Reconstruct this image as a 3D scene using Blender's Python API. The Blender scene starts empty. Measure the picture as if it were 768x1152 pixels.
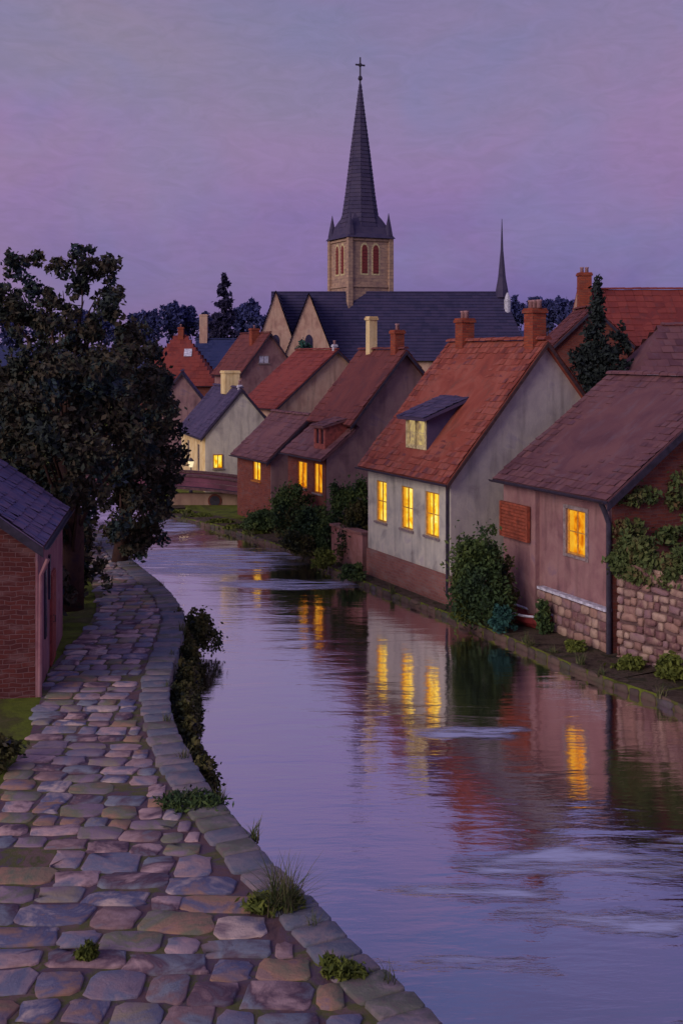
import bpy, math, random
import numpy as np
from mathutils import Vector, Matrix
from mathutils.geometry import tessellate_polygon
random.seed(7); rng = np.random.default_rng(7)
R = math.radians
scene = bpy.context.scene
col = scene.collection
CAMZ, F, HY = 8.0, 1300.0, 400.0

def at(px, py, z=0.0):
    """ground position (x, y) of a spot at height z read off the survey picture"""
    d = (CAMZ - z) * F / (py - HY)
    return Vector(((px - 384) * d / F, d))
def atd(px, py, d):
    return Vector(((px - 384) * d / F, d, CAMZ - (py - HY) * d / F))

# ------------------------------------------------------------------ materials
def s2l(c):
    return tuple(((v/255)/12.92 if v/255 <= .04045 else ((v/255+.055)/1.055)**2.4) for v in c) + (1,)
class NT:
    def __init__(s, name):
        s.m = bpy.data.materials.new(name); s.m.use_nodes = True
        s.t = s.m.node_tree; s.t.nodes.clear()
    def n(s, typ, **kw):
        nd = s.t.nodes.new(typ)
        for k, v in kw.items(): setattr(nd, k, v)
        return nd
    def l(s, a, b): s.t.links.new(a, b)
def ramp(nt, fac, cols, const=False):
    r = nt.n('ShaderNodeValToRGB'); e = r.color_ramp.elements
    n = len(cols)
    pos = [(i/(n if const else max(1, n-1))) for i in range(n)]
    e[0].position = pos[0]; e[0].color = s2l(cols[0])
    e[1].position = pos[1]; e[1].color = s2l(cols[1])
    for i in range(2, n):
        k = e.new(pos[i]); k.color = s2l(cols[i])
    if const: r.color_ramp.interpolation = 'CONSTANT'
    nt.l(fac, r.inputs[0]); return r.outputs[0]
def mapping(nt, src, scale, rot=(0,0,0)):
    mp = nt.n('ShaderNodeMapping'); mp.inputs['Scale'].default_value = scale
    mp.inputs['Rotation'].default_value = rot
    nt.l(src, mp.inputs[0]); return mp.outputs[0]
def noise(nt, vec, scale, detail=3, rough=.55, dist=0.0):
    n = nt.n('ShaderNodeTexNoise'); n.inputs['Scale'].default_value = scale
    n.inputs['Detail'].default_value = detail; n.inputs['Roughness'].default_value = rough
    n.inputs['Distortion'].default_value = dist
    nt.l(vec, n.inputs['Vector']); return n.outputs['Fac']
def math_(nt, op, a, b=None, clamp=False):
    m = nt.n('ShaderNodeMath', operation=op); m.use_clamp = clamp
    for i, v in enumerate((a, b)):
        if v is None: continue
        if isinstance(v, (int, float)): m.inputs[i].default_value = v
        else: nt.l(v, m.inputs[i])
    return m.outputs[0]
def stretch(nt, f, lo=.3, hi=.7):
    m = nt.n('ShaderNodeMapRange'); m.inputs[1].default_value = lo; m.inputs[2].default_value = hi
    nt.l(f, m.inputs[0]); return m.outputs[0]
def mixc(nt, fac, a, b, mode='MIX'):
    m = nt.n('ShaderNodeMix', data_type='RGBA', blend_type=mode)
    if isinstance(fac, (int, float)): m.inputs[0].default_value = fac
    else: nt.l(fac, m.inputs[0])
    for i, v in ((6, a), (7, b)):
        if isinstance(v, tuple): m.inputs[i].default_value = v
        else: nt.l(v, m.inputs[i])
    return m.outputs[2]
def finish(nt, colr, height=None, rough=.85, bump=.3, dist=.02, spec=.25):
    b = nt.n('ShaderNodeBsdfPrincipled'); o = nt.n('ShaderNodeOutputMaterial')
    b.inputs['Roughness'].default_value = rough
    b.inputs['Specular IOR Level'].default_value = spec
    nt.l(colr, b.inputs['Base Color'])
    if height is not None:
        bp = nt.n('ShaderNodeBump'); bp.inputs['Strength'].default_value = bump
        bp.inputs['Distance'].default_value = dist
        nt.l(height, bp.inputs['Height']); nt.l(bp.outputs[0], b.inputs['Normal'])
    nt.l(b.outputs[0], o.inputs[0]); return nt.m
def dabs(nt, uv, scale, sx=1.0, sy=1.0, rot=.4):
    """short overlapping strokes: voronoi cells warped by noise"""
    w = nt.n('ShaderNodeTexNoise'); w.inputs['Scale'].default_value = scale*.6
    nt.l(uv, w.inputs['Vector'])
    mx = nt.n('ShaderNodeMix', data_type='RGBA', blend_type='LINEAR_LIGHT'); mx.inputs[0].default_value = .25
    nt.l(uv, mx.inputs[6]); nt.l(w.outputs['Color'], mx.inputs[7])
    mp = mapping(nt, mx.outputs[2], (scale*sx, scale*sy, scale), (0, 0, rot))
    v = nt.n('ShaderNodeTexVoronoi'); v.inputs['Scale'].default_value = 1; v.feature = 'SMOOTH_F1'
    v.inputs['Smoothness'].default_value = .4
    nt.l(mp, v.inputs['Vector'])
    sp = nt.n('ShaderNodeSeparateColor'); nt.l(v.outputs['Color'], sp.inputs[0])
    return sp.outputs[0], v.outputs['Distance']
def plaster(name, cols, scale=1.2, bump=.5, streak=.45):
    nt = NT(name); tc = nt.n('ShaderNodeTexCoord'); uv = tc.outputs['UV']
    a = noise(nt, uv, scale, 5, .6, .6)
    d, dist = dabs(nt, uv, 3.0, 1.0, .55, .5)
    f = math_(nt, 'ADD', math_(nt, 'MULTIPLY', stretch(nt, a), .65), math_(nt, 'MULTIPLY', d, .35))
    c = ramp(nt, f, cols)
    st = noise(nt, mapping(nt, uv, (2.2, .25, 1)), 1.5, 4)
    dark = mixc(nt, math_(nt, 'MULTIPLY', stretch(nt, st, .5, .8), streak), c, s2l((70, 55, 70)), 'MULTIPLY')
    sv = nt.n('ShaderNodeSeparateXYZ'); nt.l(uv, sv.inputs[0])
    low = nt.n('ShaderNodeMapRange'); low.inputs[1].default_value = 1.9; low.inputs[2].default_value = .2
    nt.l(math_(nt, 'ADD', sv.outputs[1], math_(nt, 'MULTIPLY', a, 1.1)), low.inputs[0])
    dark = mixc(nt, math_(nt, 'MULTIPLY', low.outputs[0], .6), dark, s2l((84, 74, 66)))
    fine = noise(nt, uv, 14, 6, .7)
    return finish(nt, dark, math_(nt, 'ADD', fine, math_(nt, 'MULTIPLY', dist, .5)), .9, bump, .03)
def tiled(name, cols, moss=(84, 70, 62), mossy=.55):
    nt = NT(name); tc = nt.n('ShaderNodeTexCoord'); uv = tc.outputs['UV']
    at_ = nt.n('ShaderNodeAttribute'); at_.attribute_name = 'tint'
    a = noise(nt, uv, .8, 5, .6, .8)
    f = math_(nt, 'ADD', math_(nt, 'MULTIPLY', stretch(nt, a), .5), math_(nt, 'MULTIPLY', at_.outputs['Fac'], .5))
    c = ramp(nt, f, cols)
    g = noise(nt, mapping(nt, uv, (1.2, .5, 1)), 2.2, 5, .65)
    c = mixc(nt, math_(nt, 'MULTIPLY', stretch(nt, g, .52, .72), mossy), c, s2l(moss))
    fine = noise(nt, uv, 9, 5, .7)
    return finish(nt, c, fine, .8, .5, .03, .3)
def brick(name, c1, c2, mortar, w=.24, h=.09, mix=.6):
    nt = NT(name); tc = nt.n('ShaderNodeTexCoord'); uv = tc.outputs['UV']
    wn = nt.n('ShaderNodeTexNoise'); wn.inputs['Scale'].default_value = 2.5; nt.l(uv, wn.inputs['Vector'])
    mx = nt.n('ShaderNodeMix', data_type='RGBA', blend_type='LINEAR_LIGHT'); mx.inputs[0].default_value = .07
    nt.l(uv, mx.inputs[6]); nt.l(wn.outputs['Color'], mx.inputs[7])
    b = nt.n('ShaderNodeTexBrick'); b.inputs['Scale'].default_value = 1
    b.inputs['Brick Width'].default_value = w; b.inputs['Row Height'].default_value = h
    b.inputs['Mortar Size'].default_value = .012; b.inputs['Mortar Smooth'].default_value = .6
    b.inputs['Color1'].default_value = s2l(c1); b.inputs['Color2'].default_value = s2l(c2)
    b.inputs['Mortar'].default_value = s2l(mortar); nt.l(mx.outputs[2], b.inputs['Vector'])
    a = noise(nt, uv, 1.1, 5, .65, .5)
    c = mixc(nt, stretch(nt, a), b.outputs['Color'], tuple(v*.45 for v in s2l(c1)[:3]) + (1,))
    c = mixc(nt, 1-mix, b.outputs['Color'], c)
    n2 = noise(nt, mapping(nt, uv, (1, 2.5, 1)), 1.6, 4)
    c = mixc(nt, math_(nt, 'MULTIPLY', stretch(nt, n2, .5, .68), .7), c, s2l(mortar))
    fine = noise(nt, uv, 18, 5, .7)
    hgt = math_(nt, 'SUBTRACT', math_(nt, 'MULTIPLY', fine, .5), b.outputs['Fac'])
    return finish(nt, c, hgt, .9, .6, .015)
def tinted(name, cols, rough=.8, nscale=3.0, namt=.4, space='Object', spec=.25, bump=.4):
    """colour per piece (tint attribute) broken up by noise; used for stones and leaves"""
    nt = NT(name); tc = nt.n('ShaderNodeTexCoord'); v = tc.outputs[space]
    at_ = nt.n('ShaderNodeAttribute'); at_.attribute_name = 'tint'
    a = stretch(nt, noise(nt, v, nscale, 4, .6, .5), .32, .68)
    f = math_(nt, 'ADD', math_(nt, 'MULTIPLY', a, namt), math_(nt, 'MULTIPLY', at_.outputs['Fac'], 1-namt))
    c = ramp(nt, f, cols)
    return finish(nt, c, math_(nt, 'ADD', noise(nt, v, 9, 8, .75), math_(nt, 'MULTIPLY', noise(nt, v, 45, 3, .6), .25)), rough, bump, .035, spec)
def flat(name, c, rough=.6, var=.25, scale=6, spec=.4):
    nt = NT(name); tc = nt.n('ShaderNodeTexCoord'); v = tc.outputs['UV']
    a = noise(nt, v, scale, 4, .6)
    lo = tuple(x*(1-var) for x in c); hi = tuple(min(255, x*(1+var)) for x in c)
    return finish(nt, ramp(nt, stretch(nt, a), [lo, hi]), a, rough, .3, .01, spec)
def glow(name, cols, k=1.0):
    nt = NT(name); tc = nt.n('ShaderNodeTexCoord'); uv = tc.outputs['UV']
    a = stretch(nt, noise(nt, uv, 2.3, 3, .6, 1.0), .35, .65)
    e = nt.n('ShaderNodeEmission'); e.inputs[1].default_value = k
    nt.l(ramp(nt, a, cols), e.inputs[0])
    g = nt.n('ShaderNodeBsdfGlossy'); g.inputs['Roughness'].default_value = .1
    ms = nt.n('ShaderNodeMixShader'); ms.inputs[0].default_value = .06
    nt.l(e.outputs[0], ms.inputs[1]); nt.l(g.outputs[0], ms.inputs[2])
    o = nt.n('ShaderNodeOutputMaterial'); nt.l(ms.outputs[0], o.inputs[0]); return nt.m

M = {}
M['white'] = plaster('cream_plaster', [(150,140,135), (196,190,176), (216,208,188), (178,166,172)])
M['gable_grey'] = plaster('grey_violet_plaster', [(160,146,146), (184,172,166), (200,188,176), (172,160,168)])  # cream gable plaster, greyed to carry its shade in the colour
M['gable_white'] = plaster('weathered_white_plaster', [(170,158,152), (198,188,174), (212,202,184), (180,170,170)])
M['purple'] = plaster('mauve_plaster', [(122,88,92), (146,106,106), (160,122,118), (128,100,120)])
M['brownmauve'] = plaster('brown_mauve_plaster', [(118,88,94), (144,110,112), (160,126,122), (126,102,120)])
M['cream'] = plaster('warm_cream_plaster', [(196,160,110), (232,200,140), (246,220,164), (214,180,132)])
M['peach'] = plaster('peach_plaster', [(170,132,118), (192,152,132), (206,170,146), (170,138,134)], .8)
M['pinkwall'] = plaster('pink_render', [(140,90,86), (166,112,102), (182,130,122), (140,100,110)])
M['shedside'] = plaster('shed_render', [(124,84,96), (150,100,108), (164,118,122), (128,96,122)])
M['plinth'] = brick('plinth_brick', (146,94,86), (166,112,100), (150,124,116), .26, .1)
M['brick'] = brick('red_brick', (108,52,48), (86,42,44), (122,88,88), .26, .1)
M['brick2'] = brick('brown_brick', (136,70,54), (108,54,50), (120,84,78))
M['chimney'] = brick('chimney_brick', (176,86,58), (140,62,50), (130,84,70))
M['red_roof'] = tiled('red_tiles', [(92,44,44), (126,60,50), (150,74,58), (162,90,74), (116,62,64), (146,76,66)])
M['dark_red_roof'] = tiled('dark_red_tiles', [(84,44,48), (108,56,54), (124,66,60), (98,52,60)], (70,52,60))
M['far_red_roof'] = tiled('far_red_tiles', [(106,46,44), (130,56,50), (144,66,56), (112,52,54)], (96,60,60))
M['purple_roof'] = tiled('purple_tiles', [(84,52,60), (106,68,74), (124,82,82), (96,64,82)], (116,96,104))
M['slate_roof'] = tiled('slate', [(62,54,82), (74,64,94), (90,76,104), (70,62,92)], (96,84,110))
M['shed_roof'] = tiled('shed_slate', [(84,76,108), (104,92,124), (124,98,122), (92,88,126), (134,98,108)], (110,96,124))
M['church_roof'] = tiled('church_slate', [(48,46,74), (56,52,82), (68,60,90), (56,50,80)], (70,66,100))  # slate lightened slightly, distance haze put into the colour
M['spire_roof'] = tiled('spire_slate', [(56,50,78), (66,58,86), (80,70,94), (62,58,88)], (84,76,100))
M['navy_roof'] = tiled('navy_slate', [(34,42,80), (42,50,90), (52,58,98), (40,48,84)], (60,62,92))
M['dark_trim'] = flat('dark_trim', (52,44,58), .5)
M['soffit'] = flat('soffit_timber', (70,48,48), .8)
M['frame_cream'] = flat('cream_frame', (214,190,140), .5)
M['frame_grey'] = flat('grey_frame', (140,124,122), .6)
M['frame_red'] = flat('red_frame', (140,72,64), .6)
M['frame_wood'] = flat('ochre_frame', (170,104,40), .6)
M['frame_gold'] = flat('gold_frame', (206,150,64), .6)
M['shutter'] = flat('rust_shutter', (142,70,50), .7)
M['door'] = flat('red_door', (140,66,58), .7)
M['darkglass'] = flat('dark_glass', (44,40,60), .15, .3, 3, .8)
M['redglass'] = flat('red_louvre', (124,52,48), .6)
M['skylight'] = flat('skylight_glass', (200,196,214), .3)
M['lit'] = glow('lit_glass', [(232,146,16), (252,200,40), (255,222,84), (255,236,130)], 1.2)
M['lit_orange'] = glow('lit_orange_glass', [(196,92,8), (240,150,20), (255,190,50)], 1.05)
M['dim'] = glow('dim_cream_glass', [(118,96,88), (176,150,104), (206,178,112)])
M['curtain'] = glow('lit_curtain', [(230,150,24), (246,186,52)], 1.0)
M['lamp_glow'] = glow('lamp_glow', [(255,226,170), (255,240,200)], 1.1)
M['iron'] = flat('iron', (52,46,58), .5)
M['bridge_paint'] = flat('bridge_paint', (108,60,76), .6, .3, 1.2)
M['bridge_deck'] = flat('bridge_deck', (96,66,70), .8)
M['pot'] = flat('clay_pot', (160,120,120), .8)
M['whitestone'] = flat('white_stone', (190,186,196), .8)
M['bark'] = tinted('bark', [(52,36,34), (78,54,48), (60,44,52)], .95, 4, .8)
M['paving'] = None
M['leaf_dark'] = tinted('dark_leaves', [(30,34,42), (42,50,52), (54,60,50), (80,68,52), (48,64,62), (42,50,70), (56,52,54)], .8, .55, .62)
M['leaf_green'] = tinted('green_leaves', [(26,38,36), (44,62,40), (66,86,48), (94,108,52), (44,66,56)], .8, .9, .55)
M['leaf_moss'] = tinted('moss_leaves', [(52,60,34), (84,94,40), (114,120,50), (96,92,50)], .85, 1.5, .5)
M['leaf_teal'] = tinted('teal_leaves', [(30,58,58), (48,88,78), (76,116,98)], .8, 1.5, .5)
M['leaf_ivy'] = tinted('ivy_leaves', [(50,60,42), (74,90,50), (94,104,58), (104,78,54), (70,94,58)], .85, 1.2, .55)
M['leaf_bank'] = tinted('bank_leaves', [(22,26,38), (36,44,44), (66,70,40), (92,84,44), (40,42,70), (34,44,40)], .85, .9, .6)
M['leaf_conifer'] = tinted('conifer_needles', [(28,32,36), (38,46,46), (50,58,54), (44,44,56)], .85, .8, .5)
M['leaf_far'] = tinted('far_leaves', [(58,62,108), (66,70,118), (76,80,126), (62,66,112)], .9, .08, .6)  # aerial haze painted into the leaf colour as blue
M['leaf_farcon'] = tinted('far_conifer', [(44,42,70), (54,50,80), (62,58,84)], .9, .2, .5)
M['blade'] = tinted('grass_blades', [(52,66,40), (80,92,50), (112,104,70), (76,82,56)], .7, 3, .3)
M['stone'] = tinted('paving_stones', [(117,108,123), (155,132,140), (125,126,146), (186,153,150), (144,113,113), (140,143,152), (105,79,91), (207,170,165),
    (127,126,144), (162,145,125), (153,128,143), (129,128,103), (177,134,111), (107,108,136), (214,186,173), (134,111,118)], .9, 1.6, .16, bump=1.0)
M['coping'] = tinted('coping_stones', [(104,102,112), (134,124,132), (108,112,126), (146,128,132), (112,112,100), (124,100,104)], .9, 3, .35, bump=.9)
M['rubble'] = tinted('rubble_stones', [(134,98,92), (168,132,116), (118,82,84), (186,156,136), (140,108,112), (158,116,100)], .9, 2.5, .25)
M['bankstone'] = tinted('bank_stones', [(60,50,54), (88,74,66), (104,84,74), (76,74,58), (96,84,92)], .95, 2, .35)
M['mortar'] = flat('mortar', (104,80,78), .95, .3, 2)
def ground_mat():
    nt = NT('grass_ground'); tc = nt.n('ShaderNodeTexCoord'); v = tc.outputs['Object']
    a = stretch(nt, noise(nt, v, .7, 6, .65, .5))
    c = ramp(nt, a, [(60,58,36),(88,94,42),(112,122,48),(92,90,52),(112,104,70)])
    return finish(nt, c, noise(nt, v, 9, 6, .8), .95, .8, .08, .1)
M['ground'] = ground_mat()
def verge_mat():
    nt = NT('bank_earth'); tc = nt.n('ShaderNodeTexCoord'); v = tc.outputs['Object']
    a = stretch(nt, noise(nt, v, 1.6, 6, .7, .6))
    c = ramp(nt, a, [(48,40,38),(82,68,58),(104,88,76),(66,64,42),(92,80,78)])
    return finish(nt, c, noise(nt, v, 9, 6, .8), .95, 1.0, .08, .1)
M['verge'] = verge_mat()
def joint_mat():
    nt = NT('path_joints'); tc = nt.n('ShaderNodeTexCoord'); v = tc.outputs['Object']
    a = stretch(nt, noise(nt, v, 1.3, 6, .65, .5))
    c = ramp(nt, a, [(86,66,74), (116,86,86), (104,84,98), (100,100,56), (126,98,96), (92,94,56)])
    return finish(nt, c, noise(nt, v, 12, 6, .8), .9, .8, .04, .2)
M['joint'] = joint_mat()
def water_mat():
    nt = NT('canal_water'); tc = nt.n('ShaderNodeTexCoord'); v = tc.outputs['Object']
    # ruffled patches, where a breath of wind touches the canal, also painted with a pale sky reflection (x, y, rx, ry)
    patches = [(-5.6,44.5,4.2,2.6), (-9.0,54.0,2.5,3), (3.7,18.3,2.0,.55), (6.2,19.0,1.3,.35), (7.4,15.9,1.6,.4), (2.0,17.2,1.2,.4), (-1.5,40.5,3.0,1.0), (2.8,24.6,1.3,.5),(-4.6,46.5,5,1.6),(4.2,16.4,2.2,.35),(5.3,13.9,1.2,.25),(1.4,15.2,1.4,.3)]
    mask = None
    wob = nt.n('ShaderNodeTexNoise'); wob.inputs['Scale'].default_value = .9; nt.l(v, wob.inputs['Vector'])
    mx = nt.n('ShaderNodeMix', data_type='RGBA', blend_type='LINEAR_LIGHT'); mx.inputs[0].default_value = .5
    nt.l(v, mx.inputs[6]); nt.l(wob.outputs['Color'], mx.inputs[7])
    for (x, y, rx, ry) in patches:
        mp = nt.n('ShaderNodeMapping'); mp.inputs['Scale'].default_value = (1/rx, 1/ry, 0)
        mp.inputs['Location'].default_value = (-x/rx, -y/ry, 0); nt.l(mx.outputs[2], mp.inputs[0])
        ln = nt.n('ShaderNodeVectorMath', operation='LENGTH'); nt.l(mp.outputs[0], ln.inputs[0])
        m = nt.n('ShaderNodeMapRange'); m.interpolation_type = 'SMOOTHSTEP'
        m.inputs[1].default_value = 1.15; m.inputs[2].default_value = .6
        nt.l(ln.outputs['Value'], m.inputs[0])
        mask = m.outputs[0] if mask is None else math_(nt, 'MAXIMUM', mask, m.outputs[0])
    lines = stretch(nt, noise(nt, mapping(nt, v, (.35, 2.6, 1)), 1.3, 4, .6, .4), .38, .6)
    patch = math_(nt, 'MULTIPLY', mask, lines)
    w1 = noise(nt, mapping(nt, v, (.4, 1.35, 1)), 1.0, 3, .5, .4)
    w2 = noise(nt, mapping(nt, v, (.8, 2.2, 1)), 3.4, 4, .6, .2)
    h = math_(nt, 'ADD', w1, math_(nt, 'MULTIPLY', w2, .22))
    bp = nt.n('ShaderNodeBump'); bp.inputs['Distance'].default_value = .05
    bp.inputs['Strength'].default_value = .36; nt.l(h, bp.inputs['Height'])
    bp2 = nt.n('ShaderNodeBump'); bp2.inputs['Distance'].default_value = .12
    nt.l(math_(nt, 'MULTIPLY', patch, 1.0), bp2.inputs['Strength']); nt.l(w2, bp2.inputs['Height']); nt.l(bp.outputs[0], bp2.inputs['Normal'])
    g = nt.n('ShaderNodeBsdfGlossy'); g.inputs['Color'].default_value = (.98, .9, .97, 1)
    nt.l(math_(nt, 'ADD', .05, math_(nt, 'MULTIPLY', patch, .35)), g.inputs['Roughness']); nt.l(bp2.outputs[0], g.inputs['Normal'])
    d = nt.n('ShaderNodeBsdfDiffuse'); nt.l(bp.outputs[0], d.inputs['Normal'])
    dc = mixc(nt, patch, (.03, .02, .022, 1), (.50, .52, .72, 1)); nt.l(dc, d.inputs['Color'])  # patches painted pale blue in place of reflected bright sky
    lw = nt.n('ShaderNodeLayerWeight'); lw.inputs[0].default_value = .5
    fr = nt.n('ShaderNodeMapRange'); fr.inputs[1].default_value = .48; fr.inputs[2].default_value = .74; fr.inputs[3].default_value = .62; fr.inputs[4].default_value = .95
    nt.l(lw.outputs['Facing'], fr.inputs[0])
    fac = math_(nt, 'SUBTRACT', fr.outputs[0], math_(nt, 'MULTIPLY', patch, .55), True)
    ms = nt.n('ShaderNodeMixShader'); nt.l(fac, ms.inputs[0]); nt.l(d.outputs[0], ms.inputs[1]); nt.l(g.outputs[0], ms.inputs[2])
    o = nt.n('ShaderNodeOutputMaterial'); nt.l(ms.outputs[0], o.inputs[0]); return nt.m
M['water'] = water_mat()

# ------------------------------------------------------------------ mesh builder
class MB:
    def __init__(s): s.v = []; s.f = []; s.t = []
    def add(s, vs, fs, tint=None):
        o = len(s.v); s.v.extend([tuple(p) for p in vs])
        for f in fs:
            s.f.append([i+o for i in f]); s.t.append(random.random() if tint is None else tint)
    def box(s, x0, x1, y0, y1, z0, z1, tint=None):
        p = [(x0,y0,z0),(x1,y0,z0),(x1,y1,z0),(x0,y1,z0),(x0,y0,z1),(x1,y0,z1),(x1,y1,z1),(x0,y1,z1)]
        s.add(p, [(0,3,2,1),(4,5,6,7),(0,1,5,4),(1,2,6,5),(2,3,7,6),(3,0,4,7)], tint)
    def tube(s, pts, rad, n=8, cap=True):
        pts = [Vector(p) for p in pts]
        if not isinstance(rad, (list, tuple)): rad = [rad]*len(pts)
        vs = []; fs = []
        for i, p in enumerate(pts):
            d = (pts[min(i+1, len(pts)-1)] - pts[max(i-1, 0)]).normalized()
            a = d.cross(Vector((0,0,1)) if abs(d.z) < .9 else Vector((1,0,0))).normalized(); b = d.cross(a)
            for k in range(n):
                t = 2*math.pi*k/n; vs.append(p + (a*math.cos(t) + b*math.sin(t))*rad[i])
        for i in range(len(pts)-1):
            for k in range(n):
                fs.append((i*n+k, i*n+(k+1)%n, (i+1)*n+(k+1)%n, (i+1)*n+k))
        if cap: fs.append(tuple(range(n-1, -1, -1))); fs.append(tuple(range((len(pts)-1)*n, len(pts)*n)))
        s.add(vs, fs)
    def lathe(s, c, prof, n=12, rot=0):
        vs = []; fs = []
        for (r, z) in prof:
            for k in range(n):
                t = 2*math.pi*k/n + rot; vs.append((c[0]+r*math.cos(t), c[1]+r*math.sin(t), c[2]+z))
        for i in range(len(prof)-1):
            for k in range(n): fs.append((i*n+k, i*n+(k+1)%n, (i+1)*n+(k+1)%n, (i+1)*n+k))
        fs.append(tuple(range(n-1, -1, -1))); fs.append(tuple(range((len(prof)-1)*n, len(prof)*n)))
        s.add(vs, fs)
    def prism(s, poly, y0, y1):
        """(x,z) polygon pulled along y"""
        n = len(poly); vs = [(x, y0, z) for x, z in poly] + [(x, y1, z) for x, z in poly]
        fs = [(i, (i+1)%n, n+(i+1)%n, n+i) for i in range(n)]
        tri = tessellate_polygon([[Vector((x, 0, z)) for x, z in poly]])
        for t in tri: fs.append(tuple(t)); fs.append(tuple(n+i for i in reversed(t)))
        s.add(vs, fs)
    def build(s, name, mat, parent=None, smooth=False, loc=None, rotz=0, tag=None):
        me = bpy.data.meshes.new(name); me.from_pydata(s.v, [], s.f); me.update()
        fix_uv(me); a = me.attributes.new('tint', 'FLOAT', 'FACE'); a.data.foreach_set('value', s.t)
        me.materials.append(mat)
        if smooth: me.polygons.foreach_set('use_smooth', [True]*len(me.polygons))
        o = bpy.data.objects.new(name, me); col.objects.link(o)
        if parent: o.parent = parent
        if loc is not None: o.location = loc
        o.rotation_euler.z = rotz
        return o
def fix_uv(me):
    uv = me.uv_layers.new(name='UVMap'); vs = me.vertices; out = [0.0]*(2*len(me.loops))
    for p in me.polygons:
        n = p.normal
        if abs(n.z) > .98: t = Vector((1,0,0)); b = Vector((0,1,0))
        else: t = Vector((0,0,1)).cross(n).normalized(); b = n.cross(t)
        for li in p.loop_indices:
            c = vs[me.loops[li].vertex_index].co
            out[2*li] = c.dot(t); out[2*li+1] = c.dot(b)
    uv.data.foreach_set('uv', out)
def tag(o, label, cat, group=None):
    o['label'] = label; o['category'] = cat
    if group: o['group'] = group
    return o
def struct(o): o['kind'] = 'structure'; return o
def empty(name, loc, rz, label, cat, group=None):
    o = bpy.data.objects.new(name, None); col.objects.link(o); o.empty_display_size = .3
    o.location = loc; o.rotation_euler.z = rz; return tag(o, label, cat, group)

# ------------------------------------------------------------------ house kit
# local frame: x runs into the building away from the canal, y runs along the canal away from the viewer
def facade(mb, x, y0, y1, z0, z1, holes, depth=.14):
    ys = sorted({y0, y1, *[h[0] for h in holes], *[h[1] for h in holes]})
    zs = sorted({z0, z1, *[h[2] for h in holes], *[h[3] for h in holes]})
    for i in range(len(ys)-1):
        for j in range(len(zs)-1):
            cy, cz = (ys[i]+ys[i+1])/2, (zs[j]+zs[j+1])/2
            if any(h[0] < cy < h[1] and h[2] < cz < h[3] for h in holes): continue
            mb.add([(x,ys[i],zs[j]),(x,ys[i],zs[j+1]),(x,ys[i+1],zs[j+1]),(x,ys[i+1],zs[j])], [(3,2,1,0)])
    for (a, b, c, d) in holes:
        X = x+depth
        mb.add([(x,a,c),(X,a,c),(X,a,d),(x,a,d),(x,b,c),(X,b,c),(X,b,d),(x,b,d)], [(0,1,2,3),(7,6,5,4),(3,2,6,7),(4,5,1,0)])
def walls(profile, L, holes=(), x=0):
    """profile: (x,z) going up the canal side and down the back; first two points are the canal facade"""
    mb = MB()
    n = len(profile)
    tri = tessellate_polygon([[Vector((px, 0, pz)) for px, pz in profile]])
    for Y, rev in ((0, False), (L, True)):
        vs = [(px, Y, pz) for px, pz in profile]
        for t in tri: mb.add(vs, [tuple(reversed(t)) if rev else tuple(t)])
    facade(mb, profile[0][0], 0, L, profile[0][1], profile[1][1], holes)
    for i in range(2, n):
        a = profile[i-1]; b = profile[i]
        if i >= 2 and not (a[0] == b[0]): continue
        mb.add([(a[0],0,a[1]),(a[0],L,a[1]),(b[0],L,b[1]),(b[0],0,b[1])], [(0,1,2,3)])
    return mb
def slope(mb, xa, za, xb, zb, y0, y1, tw=.28, th=.32, thick=.09, sag=.04, hipa=0, hipb=0):
    """tiled pitch from eave (xa,za) up to ridge (xb,zb); hips draw the ridge ends in"""
    dx, dz = xb-xa, zb-za; Ls = math.hypot(dx, dz); ux, uz = dx/Ls, dz/Ls
    nx, nz = (-uz, ux) if dx > 0 else (uz, -ux)
    rows = max(2, int(Ls/th)); cols = max(2, int((y1-y0)/tw))
    def P(s, y, off):
        f = s/Ls; wob = -sag*math.sin(math.pi*f)*math.sin(math.pi*(y-y0)/(y1-y0)) + .012*math.sin(y*3.1+s*2)
        return (xa+ux*s+nx*(off+wob), y, za+uz*s+nz*(off+wob))
    mb.add([P(0,y0,0),P(0,y1,0),P(Ls,y1-hipb,0),P(Ls,y0+hipa,0),P(0,y0,-thick),P(0,y1,-thick),P(Ls,y1-hipb,-thick),P(Ls,y0+hipa,-thick)],
           [(0,1,2,3),(7,6,5,4),(0,4,5,1),(1,5,6,2),(2,6,7,3),(3,7,4,0)])
    for r in range(rows):
        s0 = Ls*r/rows; s1 = Ls*(r+1)/rows
        ya0 = y0+hipa*s0/Ls; yb0 = y1-hipb*s0/Ls
        nc = max(1, int(round((yb0-ya0)/((y1-y0)/cols))))
        for c in range(nc):
            sh = (.5 if r % 2 else 0)
            a = ya0+(yb0-ya0)*max(0, c-sh*0)/nc; b = ya0+(yb0-ya0)*(c+1)/nc
            lift = .034+random.uniform(-.012, .016); j = random.uniform(-.02, .02)
            g = .006
            mb.add([P(max(0,s0-.04+j),a+g,lift),P(max(0,s0-.04+j),b-g,lift+random.uniform(-.01,.01)),P(s1,b-g,.012),P(s1,a+g,.012),P(max(0,s0-.04+j),a+g,.004),P(max(0,s0-.04+j),b-g,.004)],
                   [(0,1,2,3),(0,4,5,1)])
def ridge_caps(mb, x, z, y0, y1, r=.1):
    y = y0
    while y < y1-.05:
        e = min(y+.42, y1); j = random.uniform(-.012, .012)
        pts = []
        for yy, rr in ((y, r*1.08), (e, r*.95)):
            for k in range(7):
                t = math.pi*k/6; pts.append((x+rr*1.2*math.cos(t), yy, z+j+rr*math.sin(t)*.9))
        mb.add(pts, [(k, k+1, 8+k, 7+k) for k in range(6)] + [tuple(range(6,-1,-1)), tuple(range(7,14))])
        y = e-.02
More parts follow.
